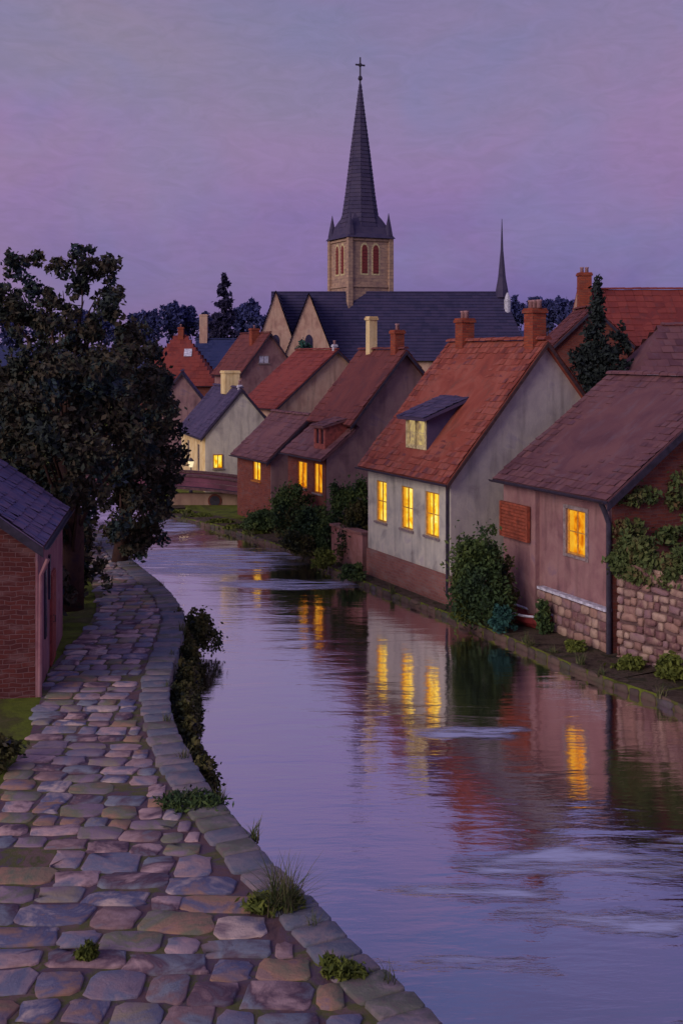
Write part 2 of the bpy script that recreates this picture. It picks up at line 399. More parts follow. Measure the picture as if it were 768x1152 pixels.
def window(parent, x, y0, y1, z0, z1, frame, pane, cross=(1,1), depth=.14, name='window', sill=True, label=None, axis='x', sillmat=None):
    """sits in the opening of a canal-side wall at x"""
    fb = MB(); d0 = x+.04; d1 = x+.09; w = .045
    fb.box(d0,d1,y0,y0+w,z0,z1); fb.box(d0,d1,y1-w,y1,z0,z1); fb.box(d0,d1,y0+w,y1-w,z1-w,z1); fb.box(d0,d1,y0+w,y1-w,z0,z0+w)
    for k in range(cross[0]):
        c = y0+(y1-y0)*(k+1)/(cross[0]+1); fb.box(d0+.006,d1-.006,c-.02,c+.02,z0+w,z1-w)
    for k in range(cross[1]):
        c = z0+(z1-z0)*(k+1)/(cross[1]+1); fb.box(d0+.012,d1-.012,y0+w,y1-w,c-.014,c+.014)
    f = fb.build(name, M[frame], parent)
    if label: f['label'] = label
    pb = MB(); pb.box(x+.10, x+.115, y0, y1, z0, z1); pb.build('pane', M[pane], f)
    if pane.startswith('lit') and y1-y0 > .6:
        for (ca, cb) in ((y0+.02, y0+(y1-y0)*.27), (y1-(y1-y0)*.24, y1-.02)):
            cm = MB(); n_ = 8
            ps = [(x+.094+.005*(k%2), ca+(cb-ca)*k/n_) for k in range(n_+1)]
            cm.add([(px_,py_,z0+.04) for px_,py_ in ps]+[(px_,py_,z1-.04) for px_,py_ in ps], [(k+1,k,n_+1+k,n_+2+k) for k in range(n_)]); cm.build('curtain', M['curtain'], f)
    if sill:
        sb = MB(); sb.box(x-.07, x+.04, y0-.07, y1+.07, z0-.07, z0-.003); sb.build('sill', M[sillmat or frame], f)
    return f
def chimney(parent, x, y, z0, z1, w=.5, d=.45, mat='chimney', pots=2, flash=True):
    mb = MB(); mb.box(x-w/2,x+w/2,y-d/2,y+d/2,z0,z1-.16)
    mb.box(x-w/2-.05,x+w/2+.05,y-d/2-.05,y+d/2+.05,z1-.16,z1-.06); mb.box(x-w/2-.02,x+w/2+.02,y-d/2-.02,y+d/2+.02,z1-.06,z1)
    c = mb.build('chimney', M[mat], parent)
    for k in range(pots):
        pb = MB(); yy = y+(k-(pots-1)/2)*.24
        pb.lathe((x, yy, z1), [(.09,0),(.08,.2),(.1,.22),(.1,.27),(.07,.27)], 10); pb.build('chimney_pot', M['pot'], c, True)
    return c
def gutter(parent, x, z, y0, y1, mat='dark_trim', r=.06):
    mb = MB(); n = 6; vs = []
    for y in (y0, y1):
        for k in range(n+1):
            t = math.pi+math.pi*k/n; vs.append((x+r*math.cos(t), y, z+r*math.sin(t)))
        for k in range(n+1):
            t = 2*math.pi-math.pi*k/n; vs.append((x+(r-.012)*math.cos(t), y, z+(r-.012)*math.sin(t)))
    m = 2*n+2; mb.add(vs, [(k, (k+1)%m, m+(k+1)%m, m+k) for k in range(m)]+[tuple(range(m)), tuple(range(2*m-1,m-1,-1))])
    return mb.build('gutter', M[mat], parent)
def bargeboard(parent, xa, za, xb, zb, y, mat='dark_trim', h=.16, t=.035):
    mb = MB(); mb.prism([(xa,za-h),(xb,zb-h),(xb,zb),(xa,za)], y-t, y); return mb.build('verge_board', M[mat], parent)
def house(name, label, C, th, L, W, z0, ze, zr, wall, roof, holes=(), win=('frame_grey','lit'), xr=None, oh=.28, vg=.2,
          cross=(1,1), tw=.24, trim='dark_trim', group=None, gab=None, gut=True, tile=.26, wallname='wall'):
    root = empty(name, (C[0], C[1], 0), th, label, 'house', group)
    xr = W/2 if xr is None else xr
    walls([(0,z0),(0,ze),(xr,zr),(W,ze),(W,z0)], L, holes).build(wallname, M[wall], root)
    k = (zr-ze)/xr; k2 = (zr-ze)/(W-xr); up = .1
    rb = MB()
    slope(rb, -oh, ze-oh*k+up, xr, zr+up, -vg, L+vg, tw, tile)
    slope(rb, W+oh, ze-oh*k2+up, xr, zr+up, -vg, L+vg, tw, tile)
    ridge_caps(rb, xr, zr+up+.03, -vg, L+vg)
    r = rb.build('roof', M[roof], root)
    if gut: gutter(root, -oh-.05, ze-oh*k+up-.02, -vg, L+vg)
    bargeboard(root, -oh, ze-oh*k+up-.05, xr, zr+up-.05, -vg-.004, trim)
    bargeboard(root, xr, zr+up-.05, W+oh, ze-oh*k2+up-.05, -vg-.004, trim)
    for h in holes: window(root, 0, h[0], h[1], h[2], h[3], win[0], win[1], cross)
    return root

# ------------------------------------------------------------------ foliage kit
def leaf_mesh(name, clumps, size, mat, parent=None, flat_=.0, aspect=1.6, jitter=.5, halo=.14):
    """clumps: (x,y,z,rx,ry,rz,count); every leaf a small bent rhomb"""
    V = []; T = []
    for (x,y,z,rx,ry,rz,n) in clumps:
        n = int(n); d = rng.normal(size=(n,3)); d /= np.linalg.norm(d,axis=1)[:,None]
        rad = rng.uniform(0.15,1,size=(n,1))**.45; st_ = rng.random((n,1)) < halo; rad = np.where(st_, rad*rng.uniform(1.1,1.9,size=(n,1)), rad)
        c = d*rad*np.array([rx,ry,rz]) + np.array([x,y,z]) + rng.normal(scale=.06*max(rx,rz),size=(n,3))
        a = rng.normal(size=(n,3)); a /= np.linalg.norm(a,axis=1)[:,None]
        b = rng.normal(size=(n,3)); b -= (b*a).sum(1)[:,None]*a; b /= np.linalg.norm(b,axis=1)[:,None]
        s = size*rng.uniform(.55,1.35,size=(n,1))
        p0 = c-a*s*aspect*.5; p2 = c+a*s*aspect*.5; p1 = c+b*s*.42; p3 = c-b*s*.42
        V.append(np.stack([p0,p1,p2,p3],1).reshape(-1,3))
        base = rng.uniform(.1,.9)
        T.append(np.clip(base*jitter+rng.uniform(0,1,size=n)*(1-jitter),0,1))
    V = np.concatenate(V); T = np.concatenate(T); n = len(T)
    me = bpy.data.meshes.new(name); me.vertices.add(4*n); me.vertices.foreach_set('co', V.astype(np.float32).ravel())
    me.loops.add(4*n); me.loops.foreach_set('vertex_index', np.arange(4*n,dtype=np.int32))
    me.polygons.add(n); me.polygons.foreach_set('loop_start', np.arange(n,dtype=np.int32)*4)
    me.polygons.foreach_set('loop_total', np.full(n,4,dtype=np.int32))
    me.update(); me.validate()
    at_ = me.attributes.new('tint','FLOAT','FACE'); at_.data.foreach_set('value', T.astype(np.float32))
    me.materials.append(M[mat]); o = bpy.data.objects.new(name, me); col.objects.link(o)
    if parent: o.parent = parent
    return o
def shrub(label, x, y, z, w, d, h, mat='leaf_green', size=.13, dens=1.0, name='shrub', cat='shrub', group=None, seed=None):
    """uneven mound of clumps standing at (x,y,z)"""
    cl = []
    n = max(6, int(14*dens))
    for k in range(n):
        a = random.uniform(0, 2*math.pi); r = random.uniform(.1,.75); hh = random.uniform(.2,.85)
        sc = random.uniform(.16,.4)*(1.15-hh*.5)
        r *= 1.15-.75*hh
        cl.append((math.cos(a)*r*w/2, math.sin(a)*r*d/2, hh*h, sc*w*.75, sc*d*.75, sc*h*.75, 0))
    for k in range(n):
        a = random.uniform(0, 2*math.pi); hh = random.uniform(.2,.98); r = random.uniform(.7,1.0)*(1.05-.7*hh)
        cl.append((math.cos(a)*r*w/2, math.sin(a)*r*d/2, hh*h, .09*w, .09*d, random.uniform(.06,.13)*h, 0))
    out = []
    for c in cl:
        area = (c[3]*c[4]+c[3]*c[5]+c[4]*c[5])*4
        out.append(c[:6]+(max(30, area/(size*size)*1.5*dens),))
    o = leaf_mesh(name, out, size, mat); o.location = (x,y,z)
    return tag(o, label, cat, group)
def blades(mb, x, y, z, n, h, spread, w=.02):
    for k in range(n):
        a = random.uniform(0,2*math.pi); hh = h*random.uniform(.45,1.15); lean = random.uniform(.1,.8)*spread
        bx = x+random.uniform(-.12,.12)*spread*2; by = y+random.uniform(-.12,.12)*spread*2
        ca, sa = math.cos(a), math.sin(a); pts = []
        for i in range(5):
            f = i/4; rr = lean*f*f; ww = w*(1-f*.93)
            cx, cy, cz = bx+ca*rr, by+sa*rr, z+hh*(f-.22*lean*f*f)
            pts += [(cx-sa*ww, cy+ca*ww, cz), (cx+sa*ww, cy-ca*ww, cz)]
        mb.add(pts, [(2*i,2*i+1,2*i+3,2*i+2) for i in range(4)], random.random())
def tuft(label, x, y, z, n, h, spread, leafy=0, mat='leaf_moss', name='grass_tuft', group=None, w=.02):
    root = empty(name, (x,y,z), 0, label, 'plant', group)
    mb = MB(); blades(mb, 0, 0, 0, n, h, spread, w); mb.build('blades', M['blade'], root)
    if leafy:
        cl = [(random.uniform(-.8,.8)*leafy, random.uniform(-.4,.4)*leafy, random.uniform(.0,.1), .2*leafy/.45, .16*leafy/.45, .08, 150) for _ in range(9)]
        leaf_mesh('leaves', cl, .045, mat, root, aspect=2.6)
    return root
def stone_patch(mb, cx, cy, w, h, f, thick=.05, n=10, tint=None, rough=.09, top=.9, sq=None):
    """irregular pillow stone in a flat frame; f(u,v,height)->3d"""
    sx, sy = w/2, h/2; e = sq or random.uniform(.25,.6)
    ro = []; rot = random.uniform(-.07,.07)
    for k in range(n):
        t = 2*math.pi*(k+.5)/n; c, s = math.cos(t), math.sin(t)
        u = math.copysign(abs(c)**e, c)*sx*(1+random.uniform(-rough,rough)); v = math.copysign(abs(s)**e, s)*sy*(1+random.uniform(-rough,rough))
        ro.append((u*math.cos(rot)-v*math.sin(rot), u*math.sin(rot)+v*math.cos(rot)))
    tx, ty = random.uniform(-.02,.02), random.uniform(-.02,.02)
    vs = [f(cx+u,cy+v,-.02) for u,v in ro]+[f(cx+u*.985,cy+v*.98,thick*.6+u*tx) for u,v in ro]+[f(cx+u*top,cy+v*(top-.02),thick+u*tx+v*ty) for u,v in ro]+[f(cx,cy,thick*1.12)]
    fs = [(k,(k+1)%n,n+(k+1)%n,n+k) for k in range(n)]+[(n+k,n+(k+1)%n,2*n+(k+1)%n,2*n+k) for k in range(n)]+[(2*n+k,2*n+(k+1)%n,3*n) for k in range(n)]
    mb.add(vs, fs, random.random() if tint is None else tint)

# ================================================================== THE SETTING
ZL, ZR = .9, .2      # heights of the two banks
edge_px = [(480,1144),(400,1075),(362,1031),(306,978),(269,934),(229,885),(208,847),(194,819),(187,788),(189,760),(198,729),(205,698),(194,674),(174,653),(150,634),(128,612),(118,600)]
L_edge = [Vector((4.6,5.0)), Vector((2.6,8.6))] + [at(x,y,ZL) for x,y in edge_px]
L_edge2 = [Vector((-12.2,51)), Vector((-15,60)), Vector((-16,72)), Vector((-20,100)), Vector((-36,140))]
R_px = [(768,803),(690,774),(640,754),(560,719),(506,697),(412,661),(375,645),(355,632),(330,624),(300,613),(270,603),(240,594),(190,583)]
R_edge = [Vector((14.5,6)), Vector((11,15.5)), Vector((9.2,20.5))] + [at(x,y,0) for x,y in R_px] + [Vector((-9.8,60)), Vector((-10.5,70)), Vector((-14,100)), Vector((-30,140))]
def smooth_line(pts, sub=3):
    out = []
    for i in range(len(pts)-1):
        p0 = pts[max(0,i-1)]; p1 = pts[i]; p2 = pts[i+1]; p3 = pts[min(len(pts)-1,i+2)]
        for k in range(sub):
            t = k/sub; out.append(.5*((2*p1)+(p2-p0)*t+(2*p0-5*p1+4*p2-p3)*t*t+(3*p1-p0-3*p2+p3)*t*t*t))
    out.append(pts[-1]); return out
Ls = smooth_line(L_edge + L_edge2); Rs = smooth_line(R_edge)
def land(mb, poly, z, zb=-1.2):
    n = len(poly); vs = [(p[0],p[1],z) for p in poly]+[(p[0],p[1],zb) for p in poly]
    for t in tessellate_polygon([[Vector((p[0],p[1],0)) for p in poly]]):
        a, b, c = [Vector(vs[i]) for i in t]
        mb.add(vs, [tuple(t) if (b-a).cross(c-a).z > 0 else tuple(reversed(t))])
    mb.add(vs, [(i,(i+1)%n,n+(i+1)%n,n+i) for i in range(n)])
g = MB()
land(g, [(-1500,-60),(8,-60)] + [tuple(p) for p in Ls] + [(-1500,140)], ZL-.03)
land(g, [tuple(p) for p in Rs] + [(-1500,140.0),(-1500,4000),(2500,4000),(2500,-60),(18,-60)], ZR)
struct(g.build('ground', M['ground']))
w = MB(); w.add([(-60,-60,0),(30,-60,0),(30,145,0),(-60,145,0)], [(0,1,2,3)]); struct(w.build('water', M['water']))

vb = MB(); zz_ = ZR+.004
Rn = [p for p in Rs if p.y < 62]
for a, b in zip(Rn[:-1], Rn[1:]):
    def nr(p, q): d = (q-p).normalized(); return Vector((d.y,-d.x))
    n_ = nr(a,b); o1 = a-n_*-.02; 
    k_ = 3.2 if a.y < 44 else 1.6
    vb.add([(a.x,a.y,zz_),(b.x,b.y,zz_),(b.x+n_.x*k_,b.y+n_.y*k_,zz_),(a.x+n_.x*k_,a.y+n_.y*k_,zz_)], [(3,2,1,0) if (b-a).cross(n_) < 0 else (0,1,2,3)])
struct(vb.build('bank_verge', M['verge']))
# path: base sheet and laid stones
path_left_px = [(0,1500),(-60,1152),(-20,950),(0,885),(26,850),(45,790),(58,750),(84,722),(108,690),(106,665),(97,640),(100,616),(106,603)]
PL = [Vector((-5,5.0))] + [at(x,y,ZL) for x,y in path_left_px[1:]]
poly_path = [tuple(p) for p in Ls if p.y < 47.5] + [(-12.4,48.5),(-20,52),(-20,50),(-12,46.8)] + [tuple(p) for p in reversed(smooth_line(PL,2))]
pb = MB()
vs = [(p[0],p[1],ZL) for p in poly_path]
for t in tessellate_polygon([[Vector((p[0],p[1],0)) for p in poly_path]]):
    a, b, c = [Vector(vs[i]) for i in t]; pb.add(vs, [tuple(t) if (b-a).cross(c-a).z > 0 else tuple(reversed(t))])
struct(pb.build('path', M['joint']))
def inside(x, y, poly):
    r = False; j = len(poly)-1
    for i in range(len(poly)):
        if (poly[i][1] > y) != (poly[j][1] > y) and x < (poly[j][0]-poly[i][0])*(y-poly[i][1])/(poly[j][1]-poly[i][1])+poly[i][0]: r = not r
        j = i
    return r
def edge_x(y, line):
    for a, b in zip(line[:-1], line[1:]):
        if a.y <= y <= b.y: return a.x+(b.x-a.x)*(y-a.y)/(b.y-a.y)
    return None
PLs = smooth_line(PL,2)
st = MB(); y = 7.0
KW = .62
while y < 46.5:
    rh = random.uniform(.42,.66) if y < 16 else random.uniform(.38,.52)
    xl = edge_x(y+rh/2, PLs); xr_ = edge_x(y+rh/2, Ls)
    if xl is None or xr_ is None: y += rh; continue
    x = xl+random.uniform(-.15,.2); xe = xr_-KW*1.12
    while x < xe-.12:
        ww = min(random.uniform(.4,1.05) if y < 16 else random.uniform(.32,.75), xe-x+.1)
        if ww > .2 and random.random() > .02:
            off = .16*math.sin(x*.9+y*.4)
            stone_patch(st, x+ww/2, y+rh/2+off+random.uniform(-.03,.03), ww-.035, rh-.03+random.uniform(-.08,.03),
                        lambda u,v,h: (u,v,ZL+.004+h), random.uniform(.012,.03), 14, None, .15, .945)
        x += ww
    y += rh
struct(st.build('path_stones', M['stone'], None, True))
kb = MB(); pts = [p for p in Ls if p.y < 47]
# walk the edge at even steps
acc = []; 
for a, b in zip(pts[:-1], pts[1:]):
    n = max(1, int((b-a).length/.05))
    for k in range(n): acc.append(a+(b-a)*k/n)
i = 0
while i < len(acc)-14:
    n = random.randint(7,11); j = min(i+n, len(acc)-1); c = (acc[i]+acc[j])/2; d = (acc[j]-acc[i]); ln = d.length; d.normalize(); nrm = Vector((-d.y, d.x))
    ww = KW+random.uniform(-.04,.04)
    def f(u, v, h, c=c, d=d, nrm=nrm): 
        p = c+d*u+nrm*(v-.0); return (p.x, p.y, ZL+.02+h)
    stone_patch(kb, 0, ww/2-.08, ln-.03, ww, f, .035, 12, None, .06, .93, .22)
    i = j
kerb = struct(kb.build('kerb', M['coping'], None, True))
# retaining wall face below the coping
rb = MB(); s = 0
for a, b in zip(pts[:-1], pts[1:]):
    d = (b-a); ln = d.length; d.normalize(); nrm = Vector((d.y,-d.x))
    if a.y > 46: break
    nst = max(1, int(ln/.45))
    for r in range(3):
        for k in range(nst):
            c = a+d*(ln*(k+.5)/nst)
            stone_patch(rb, 0, .15+r*.29, ln/nst-.03, .27, lambda u,v,h,c=c,d=d,nrm=nrm: (c.x+d.x*u+nrm.x*(h+.02), c.y+d.y*u+nrm.y*(h+.02), v-.02), .05, 8)
tag(rb.build('retaining_wall', M['coping']), 'low stone retaining wall holding the cobbled path above the water', 'wall')
# ledge stones along the houses' bank
lb = MB(); acc = []
for a, b in zip(Rs[:-1], Rs[1:]):
    n = max(1, int((b-a).length/.05))
    for k in range(n): acc.append(a+(b-a)*k/n)
acc = [p for p in acc if 12 < p.y < 62]; i = 0
while i < len(acc)-15:
    j = i+random.randint(7,14); c = (acc[i]+acc[min(j,len(acc)-1)])/2; d = (acc[min(j,len(acc)-1)]-acc[i]); ln = d.length; d.normalize(); nrm = Vector((d.y,-d.x))
    if random.random() < .8: stone_patch(lb, 0, .14+random.uniform(-.08,.1), (ln-.03)*random.uniform(.6,1), random.uniform(.2,.4), lambda u,v,h: (c.x+d.x*u+nrm.x*v, c.y+d.y*u+nrm.y*v, ZR-.05+h), .05, 8, None, .2)
    stone_patch(lb, 0, .06, ln-.03, .2, lambda u,v,h,c=c,d=d,nrm=nrm: (c.x+d.x*u-nrm.x*(h-.01), c.y+d.y*u-nrm.y*(h-.01), v), .05, 8, None, .15)
    i = j
struct(lb.build('bank_edging', M['bankstone'], None, True))

# ================================================================== HOUSES ON THE RIGHT BANK
TH = math.atan2(.44,.9)
# -- red-roofed cream house
def dirs(a, b): 
    u = (b-a); L = u.length; u /= L; return u, L, math.atan2(-u.x, u.y)
A2 = Vector((122/1300*36.0, 36.0)); B2 = Vector((.95, 41.3)); u2, L2, th2 = dirs(A2, B2)
W2, ze2, zr2 = 6.9, 4.3, 8.4
wins = []
for f, wd in ((.13,.62),(.43,.56),(.76,.52)):
    c = f*L2-.06; wins.append((c, c+wd*1.25+.14, 2.2, 3.62))
hB = empty('cream_house', (A2.x, A2.y, 0), th2, 'cream house with bright red roof, two brick chimneys and three lit windows over water', 'house')
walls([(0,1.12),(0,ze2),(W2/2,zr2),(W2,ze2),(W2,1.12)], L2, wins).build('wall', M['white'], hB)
# the gable stands a little proud, its shade from the side light painted in as a greyer tone
gb = MB(); gp = [(.0,1.12),(0,ze2),(W2/2,zr2),(W2,ze2),(W2,1.12)]; gb.prism([(x,z) for x,z in gp], -.05, -.003); gb.build('gable_wall', M['gable_grey'], hB)
pl = MB(); pl.box(-.06,W2,-.1,L2+.02,ZR-.6,1.14); pl.build('plinth', M['plinth'], hB)
k2 = (zr2-ze2)/(W2/2)
r_ = MB(); slope(r_, -.3, ze2-.3*k2+.1, W2/2, zr2+.1, -.28, L2+.25, .22, .25, sag=.09); slope(r_, W2+.3, ze2-.3*k2+.1, W2/2, zr2+.1, -.28, L2+.25, .3, .33)
ridge_caps(r_, W2/2, zr2+.12, -.28, L2+.25, .12); roofB = r_.build('roof', M['red_roof'], hB)
gutter(hB, -.36, ze2-.3*k2+.07, -.28, L2+.25)
bargeboard(hB, -.3, ze2-.3*k2+.04, W2/2, zr2+.04, -.285, 'soffit', .15); bargeboard(hB, W2/2, zr2+.04, W2+.3, ze2-.3*k2+.04, -.285, 'soffit', .15)
for wn in wins: window(hB, 0, *wn, 'frame_gold', 'lit', (1,1), sillmat='frame_grey')
mb = MB(); mb.tube([(-.1,.06,ze2-.3),(-.07,.06,3.9),(-.07,.06,.5)], .05, 8); mb.build('drainpipe', M['dark_trim'], hB)
chimney(hB, W2/2, .45, zr2-.5, zr2+1.15, .52, .5, pots=3)
chimney(hB, W2/2, L2-.9, zr2-.5, zr2+.95, .5, .5, pots=2)
# dormer
dy0, dy1, dx0, dzb, dzt = 2.2, 3.7, .42, 4.85, 5.95
dm = MB()
dxt = 3.0
facade(dm, dx0, dy0, dy1, dzb-.1, dzt, [(dy0+.14,dy0+.7,dzb+.12,dzt-.1),(dy1-.7,dy1-.14,dzb+.12,dzt-.1)], .1)
for yy in (dy0, dy1):
    dm.add([(dx0,yy,dzb-.1),(dx0,yy,dzt),(2.3,yy,dzt+.75),(2.3,yy,dzt-.4)], [(0,1,2,3)] if yy == dy0 else [(3,2,1,0)])
dmo = dm.build('dormer', M['slate_roof'], hB)
dr = MB(); slope(dr, dx0-.28, dzt-.02, 2.45, dzt+.86, dy0-.22, dy1+.22, .3, .3, .1, .01); dr.build('dormer_roof', M['slate_roof'], dmo)
for (a,b) in ((dy0+.14,dy0+.7),(dy1-.7,dy1-.14)):
    window(dmo, dx0-.06, a, b, dzb+.12, dzt-.1, 'frame_cream', 'dim', (0,1), sill=False)
    fb = MB(); fb.box(dx0-.05,dx0-.02,a-.1,a,dzb+.02,dzt-.02); fb.box(dx0-.05,dx0-.02,b,b+.1,dzb+.02,dzt-.02); fb.box(dx0-.05,dx0-.02,a,b,dzb+.02,dzb+.12); fb.build('window_surround', M['frame_cream'], dmo)

# -- mauve house on the right with stone foot
A1 = Vector((303/1300*30.3, 30.3)); B1 = Vector((5.05, 35.2)); u1, L1, th1 = dirs(A1, B1)
W1, ze1, zr1 = 7.8, 4.4, 7.3
hA = empty('mauve_house', (A1.x, A1.y, 0), th1, 'low mauve house with dark purple tiled roof, one lit window and a rust red shutter', 'house')
h1 = [(1.15,2.1,2.5,3.75)]
walls([(0,ZR),(0,ze1),(W1/2,zr1),(W1,ze1),(W1,ZR)], L1, h1).build('wall', M['purple'], hA)
gb = MB(); gb.prism([(0.02,ZR),(0.02,ze1-.02),(W1/2,zr1-.02),(W1,ze1-.02),(W1,ZR)], -.06, -.003); gb.build('gable_wall', M['brick2'], hA)
k1 = (zr1-ze1)/(W1/2)
r_ = MB(); slope(r_, -.35, ze1-.35*k1+.1, W1/2, zr1+.1, -.3, L1+.3, .24, .27, sag=.08); slope(r_, W1+.3, ze1-.3*k1+.1, W1/2, zr1+.1, -.3, L1+.3, .3, .34)
ridge_caps(r_, W1/2, zr1+.12, -.3, L1+.3, .12); r_.build('roof', M['purple_roof'], hA)
gutter(hA, -.42, ze1-.35*k1+.09, -.32, L1+.3, r=.08)
bargeboard(hA, -.35, ze1-.35*k1+.04, W1/2, zr1+.04, -.305, h=.22); bargeboard(hA, W1/2, zr1+.04, W1+.3, ze1-.3*k1+.04, -.305, h=.22)
window(hA, 0, *h1[0], 'frame_gold', 'lit_orange', (1,1), sillmat='frame_grey')
fb = MB(); a,b,c,d = h1[0]
for q in ((a-.12,a,c-.1,d+.1),(b,b+.12,c-.1,d+.1),(a,b,d,d+.1)): fb.box(-.03,.012,q[0],q[1],q[2],q[3])
fb.build('window_surround', M['frame_grey'], hA)
# projecting bay of the far end of the front, shutter hung on it
pj = MB(); pj.box(-.14,-.004,L1*.66,L1,ZR-.3,ze1-.12); pj.build('wall_projection', M['purple'], hA)
sh = MB(); y0s, y1s, z0s, z1s = L1*.70, L1*1.0, 2.55, 3.6
sh.box(-.24,-.18,y0s,y1s,z0s,z1s)
for k in range(9):
    zz = z0s+.06+k*(z1s-z0s-.1)/9; sh.box(-.27,-.24,y0s+.08,y1s-.08,zz,zz+.075)
sh.box(-.29,-.241,y0s,y0s+.08,z0s,z1s); sh.box(-.29,-.241,y1s-.08,y1s,z0s,z1s); sh.box(-.29,-.241,y0s+.08,y1s-.08,z1s-.06,z1s); sh.box(-.285,-.241,y0s+.08,y1s-.08,z0s,z0s+.05)
shm = sh.build('shutter', M['shutter'], hA)
for q in (z0s+.1, z1s-.2):
    mb = MB(); mb.box(-.18,-.142,y0s+.1,y1s-.1,q,q+.1); mb.build('hinge', M['iron'], shm)
mb = MB(); mb.tube([(-.36,-.02,ze1-.2),(-.2,-.04,ze1-.55),(-.12,-.06,ze1-.8),(-.12,-.06,ZR)], .07, 8); mb.build('drainpipe', M['iron'], hA)
# stone foot with pale capping
rf = MB()
for r in range(4):
    x = -.02
    while x < L1*.62:
        ww = random.uniform(.25,.5); stone_patch(rf, x+ww/2, ZR+.12+r*.27, ww-.03, .25, lambda u,v,h: (-.10-h, u, v), .04, 8); x += ww
rf.build('stone_foot', M['rubble'], hA, True)
mb = MB(); mb.box(-.1,-.004,-.02,L1*.62,ZR-.3,ZR+1.1); mb.build('foot_core', M['mortar'], hA)
mb = MB(); mb.box(-.22,-.004,-.04,L1*.62,ZR+1.1,ZR+1.17); mb.build('foot_capping', M['whitestone'], hA)

# -- rubble garden wall nearest the viewer
Wa = Vector((A1.x+.1, A1.y-.35)); Wb = at(800,768,ZR); Wc = Vector((11.6,18.0))
def rubble_wall(name, label, a, b, h, rowh=.22, matst='rubble'):
    u, L, th = dirs(b, a)   # local y runs from b to a
    root = empty(name, (b.x, b.y, 0), th, label, 'wall')
    mb = MB(); mb.box(.06,.4,0,L,-.3,h); mb.build('core', M['mortar'], root)
    sb = MB(); rows = int((h-.0)/rowh)
    for r in range(rows+1):
        y = 0; zz = r*rowh+.1
        while y < L:
            ww = random.uniform(.18,.55); ww = min(ww, L-y+.05)
            stone_patch(sb, y+ww/2, min(zz+.05, h-.1)+random.uniform(-.03,.03), ww-.04, rowh-.02+random.uniform(-.04,.03), lambda u_,v,hh: (.05-hh, u_, v), random.uniform(.05,.09), 9, None, .16)
            y += ww
    sb.build('stones', M[matst], root, True)
    cb = MB(); y = 0
    while y < L:
        ww = min(random.uniform(.4,.7), L-y); cb.box(-.04,.46,y+.01,y+ww-.01,h,h+.09+random.uniform(-.02,.03)); y += ww+.001
    cb.build('capping', M['rubble'], root)
    return root
rubble_wall('rubble_wall', 'tall pinkish rubble stone wall under ivy at the right edge', Wa, Wb, 2.55)
rubble_wall('rubble_wall', 'continuation of the rubble wall nearest the viewer beyond the ivy', Wb+Vector((.02,-.02)), Wc, 2.5)

# -- pink garden wall left of the cream house
gw = empty('garden_wall', (.78,41.75,0), math.atan2(1.35,2.7), 'low pink rendered garden wall between the cream house and the bushes', 'wall')
mb = MB(); mb.prism([(0,-.2),(.3,-.2),(.3,1.5),(0,1.5)], .05, 2.6); mb.build('wall', M['pinkwall'], gw)
mb = MB(); mb.box(-.06,.36,0.0,2.66,1.503,1.6); mb.build('capping', M['plinth'], gw)

# -- brown mauve house with stepped roof
C3 = Vector((-.62,47.6)); L3 = 3.9
h3 = [(.35,1.2,2.25,3.5),(1.9,2.9,2.3,3.45)]
hC = empty('stepped_house', (C3.x,C3.y,0), TH, 'brown mauve house with dark red upper roof, lower purple roof and two orange lit windows', 'house')
walls([(0,ZR),(0,3.85),(1.4,4.95),(1.4,5.55),(3.6,8.15),(6.4,5.2),(6.4,ZR)], L3, h3).build('wall', M['brownmauve'], hC)
fw = MB(); facade(fw, -.03, 0, L3, ZR, 3.82, h3, .03); fw.build('front_brickwork', M['brick2'], hC)
r_ = MB(); slope(r_, -.3, 3.72, 1.4, 5.08, -.15, L3+.2, .3, .33); r_.build('lower_roof', M['purple_roof'], hC)
r_ = MB(); slope(r_, .95, 5.1, 3.6, 8.25, -.3, L3+.2, .3, .33, sag=.08); slope(r_, 6.7, 4.95, 3.6, 8.25, -.3, L3+.2, .3, .33); ridge_caps(r_, 3.6, 8.28, -.3, L3+.2); r_.build('roof', M['dark_red_roof'], hC)
gutter(hC, -.36, 3.7, -.15, L3+.2); bargeboard(hC, .95, 5.05, 3.6, 8.2, -.305); bargeboard(hC, 3.6, 8.2, 6.7, 4.9, -.305)
for wn in h3: window(hC, -.03, *wn, 'frame_wood', 'lit_orange', (1,0), sillmat='frame_grey')
dm = MB(); facade(dm, .15, .45, 1.55, 4.0, 5.05, [(.6,.95,4.25,4.95),(1.05,1.4,4.25,4.95)], .08)
for yy in (.45,1.55): dm.add([(.15,yy,4.0),(.15,yy,5.05),(1.4,yy,5.35),(1.4,yy,4.9)], [(0,1,2,3)] if yy < 1 else [(3,2,1,0)])
dmo = dm.build('dormer', M['frame_red'], hC)
for (a,b) in ((.6,.95),(1.05,1.4)): window(dmo, .12, a, b, 4.25, 4.95, 'frame_red', 'darkglass', (0,0), sill=False)
dr = MB(); slope(dr, 0, 5.04, 1.4, 5.42, .35, 1.65, .3, .3, .08, .0); dr.build('dormer_roof', M['purple_roof'], dmo)
chimney(hC, 3.6, 2.9, 7.9, 9.75, .38, .36, 'cream', 0); chimney(hC, 3.6, .5, 7.9, 9.1, .45, .42, 'chimney', 1)

# -- small brick house by the bridge
C4 = Vector((-3.26,53.0)); 
hD = house('brick_house', 'small red brick house with purple roof and single lit window beside the bridge', C4, TH, 4.2, 3.9, ZR-.3, 3.3, 5.1, 'brick2', 'purple_roof',
           [(1.2,2.2,2.1,3.0)], ('frame_wood','lit'), gab=None, cross=(1,0))
gb = MB(); gb.prism([(0.02,ZR),(0.02,3.28),(1.95,5.08),(3.9,3.28),(3.9,ZR)], -.05, -.003); gb.build('gable_wall', M['brownmauve'], hD)

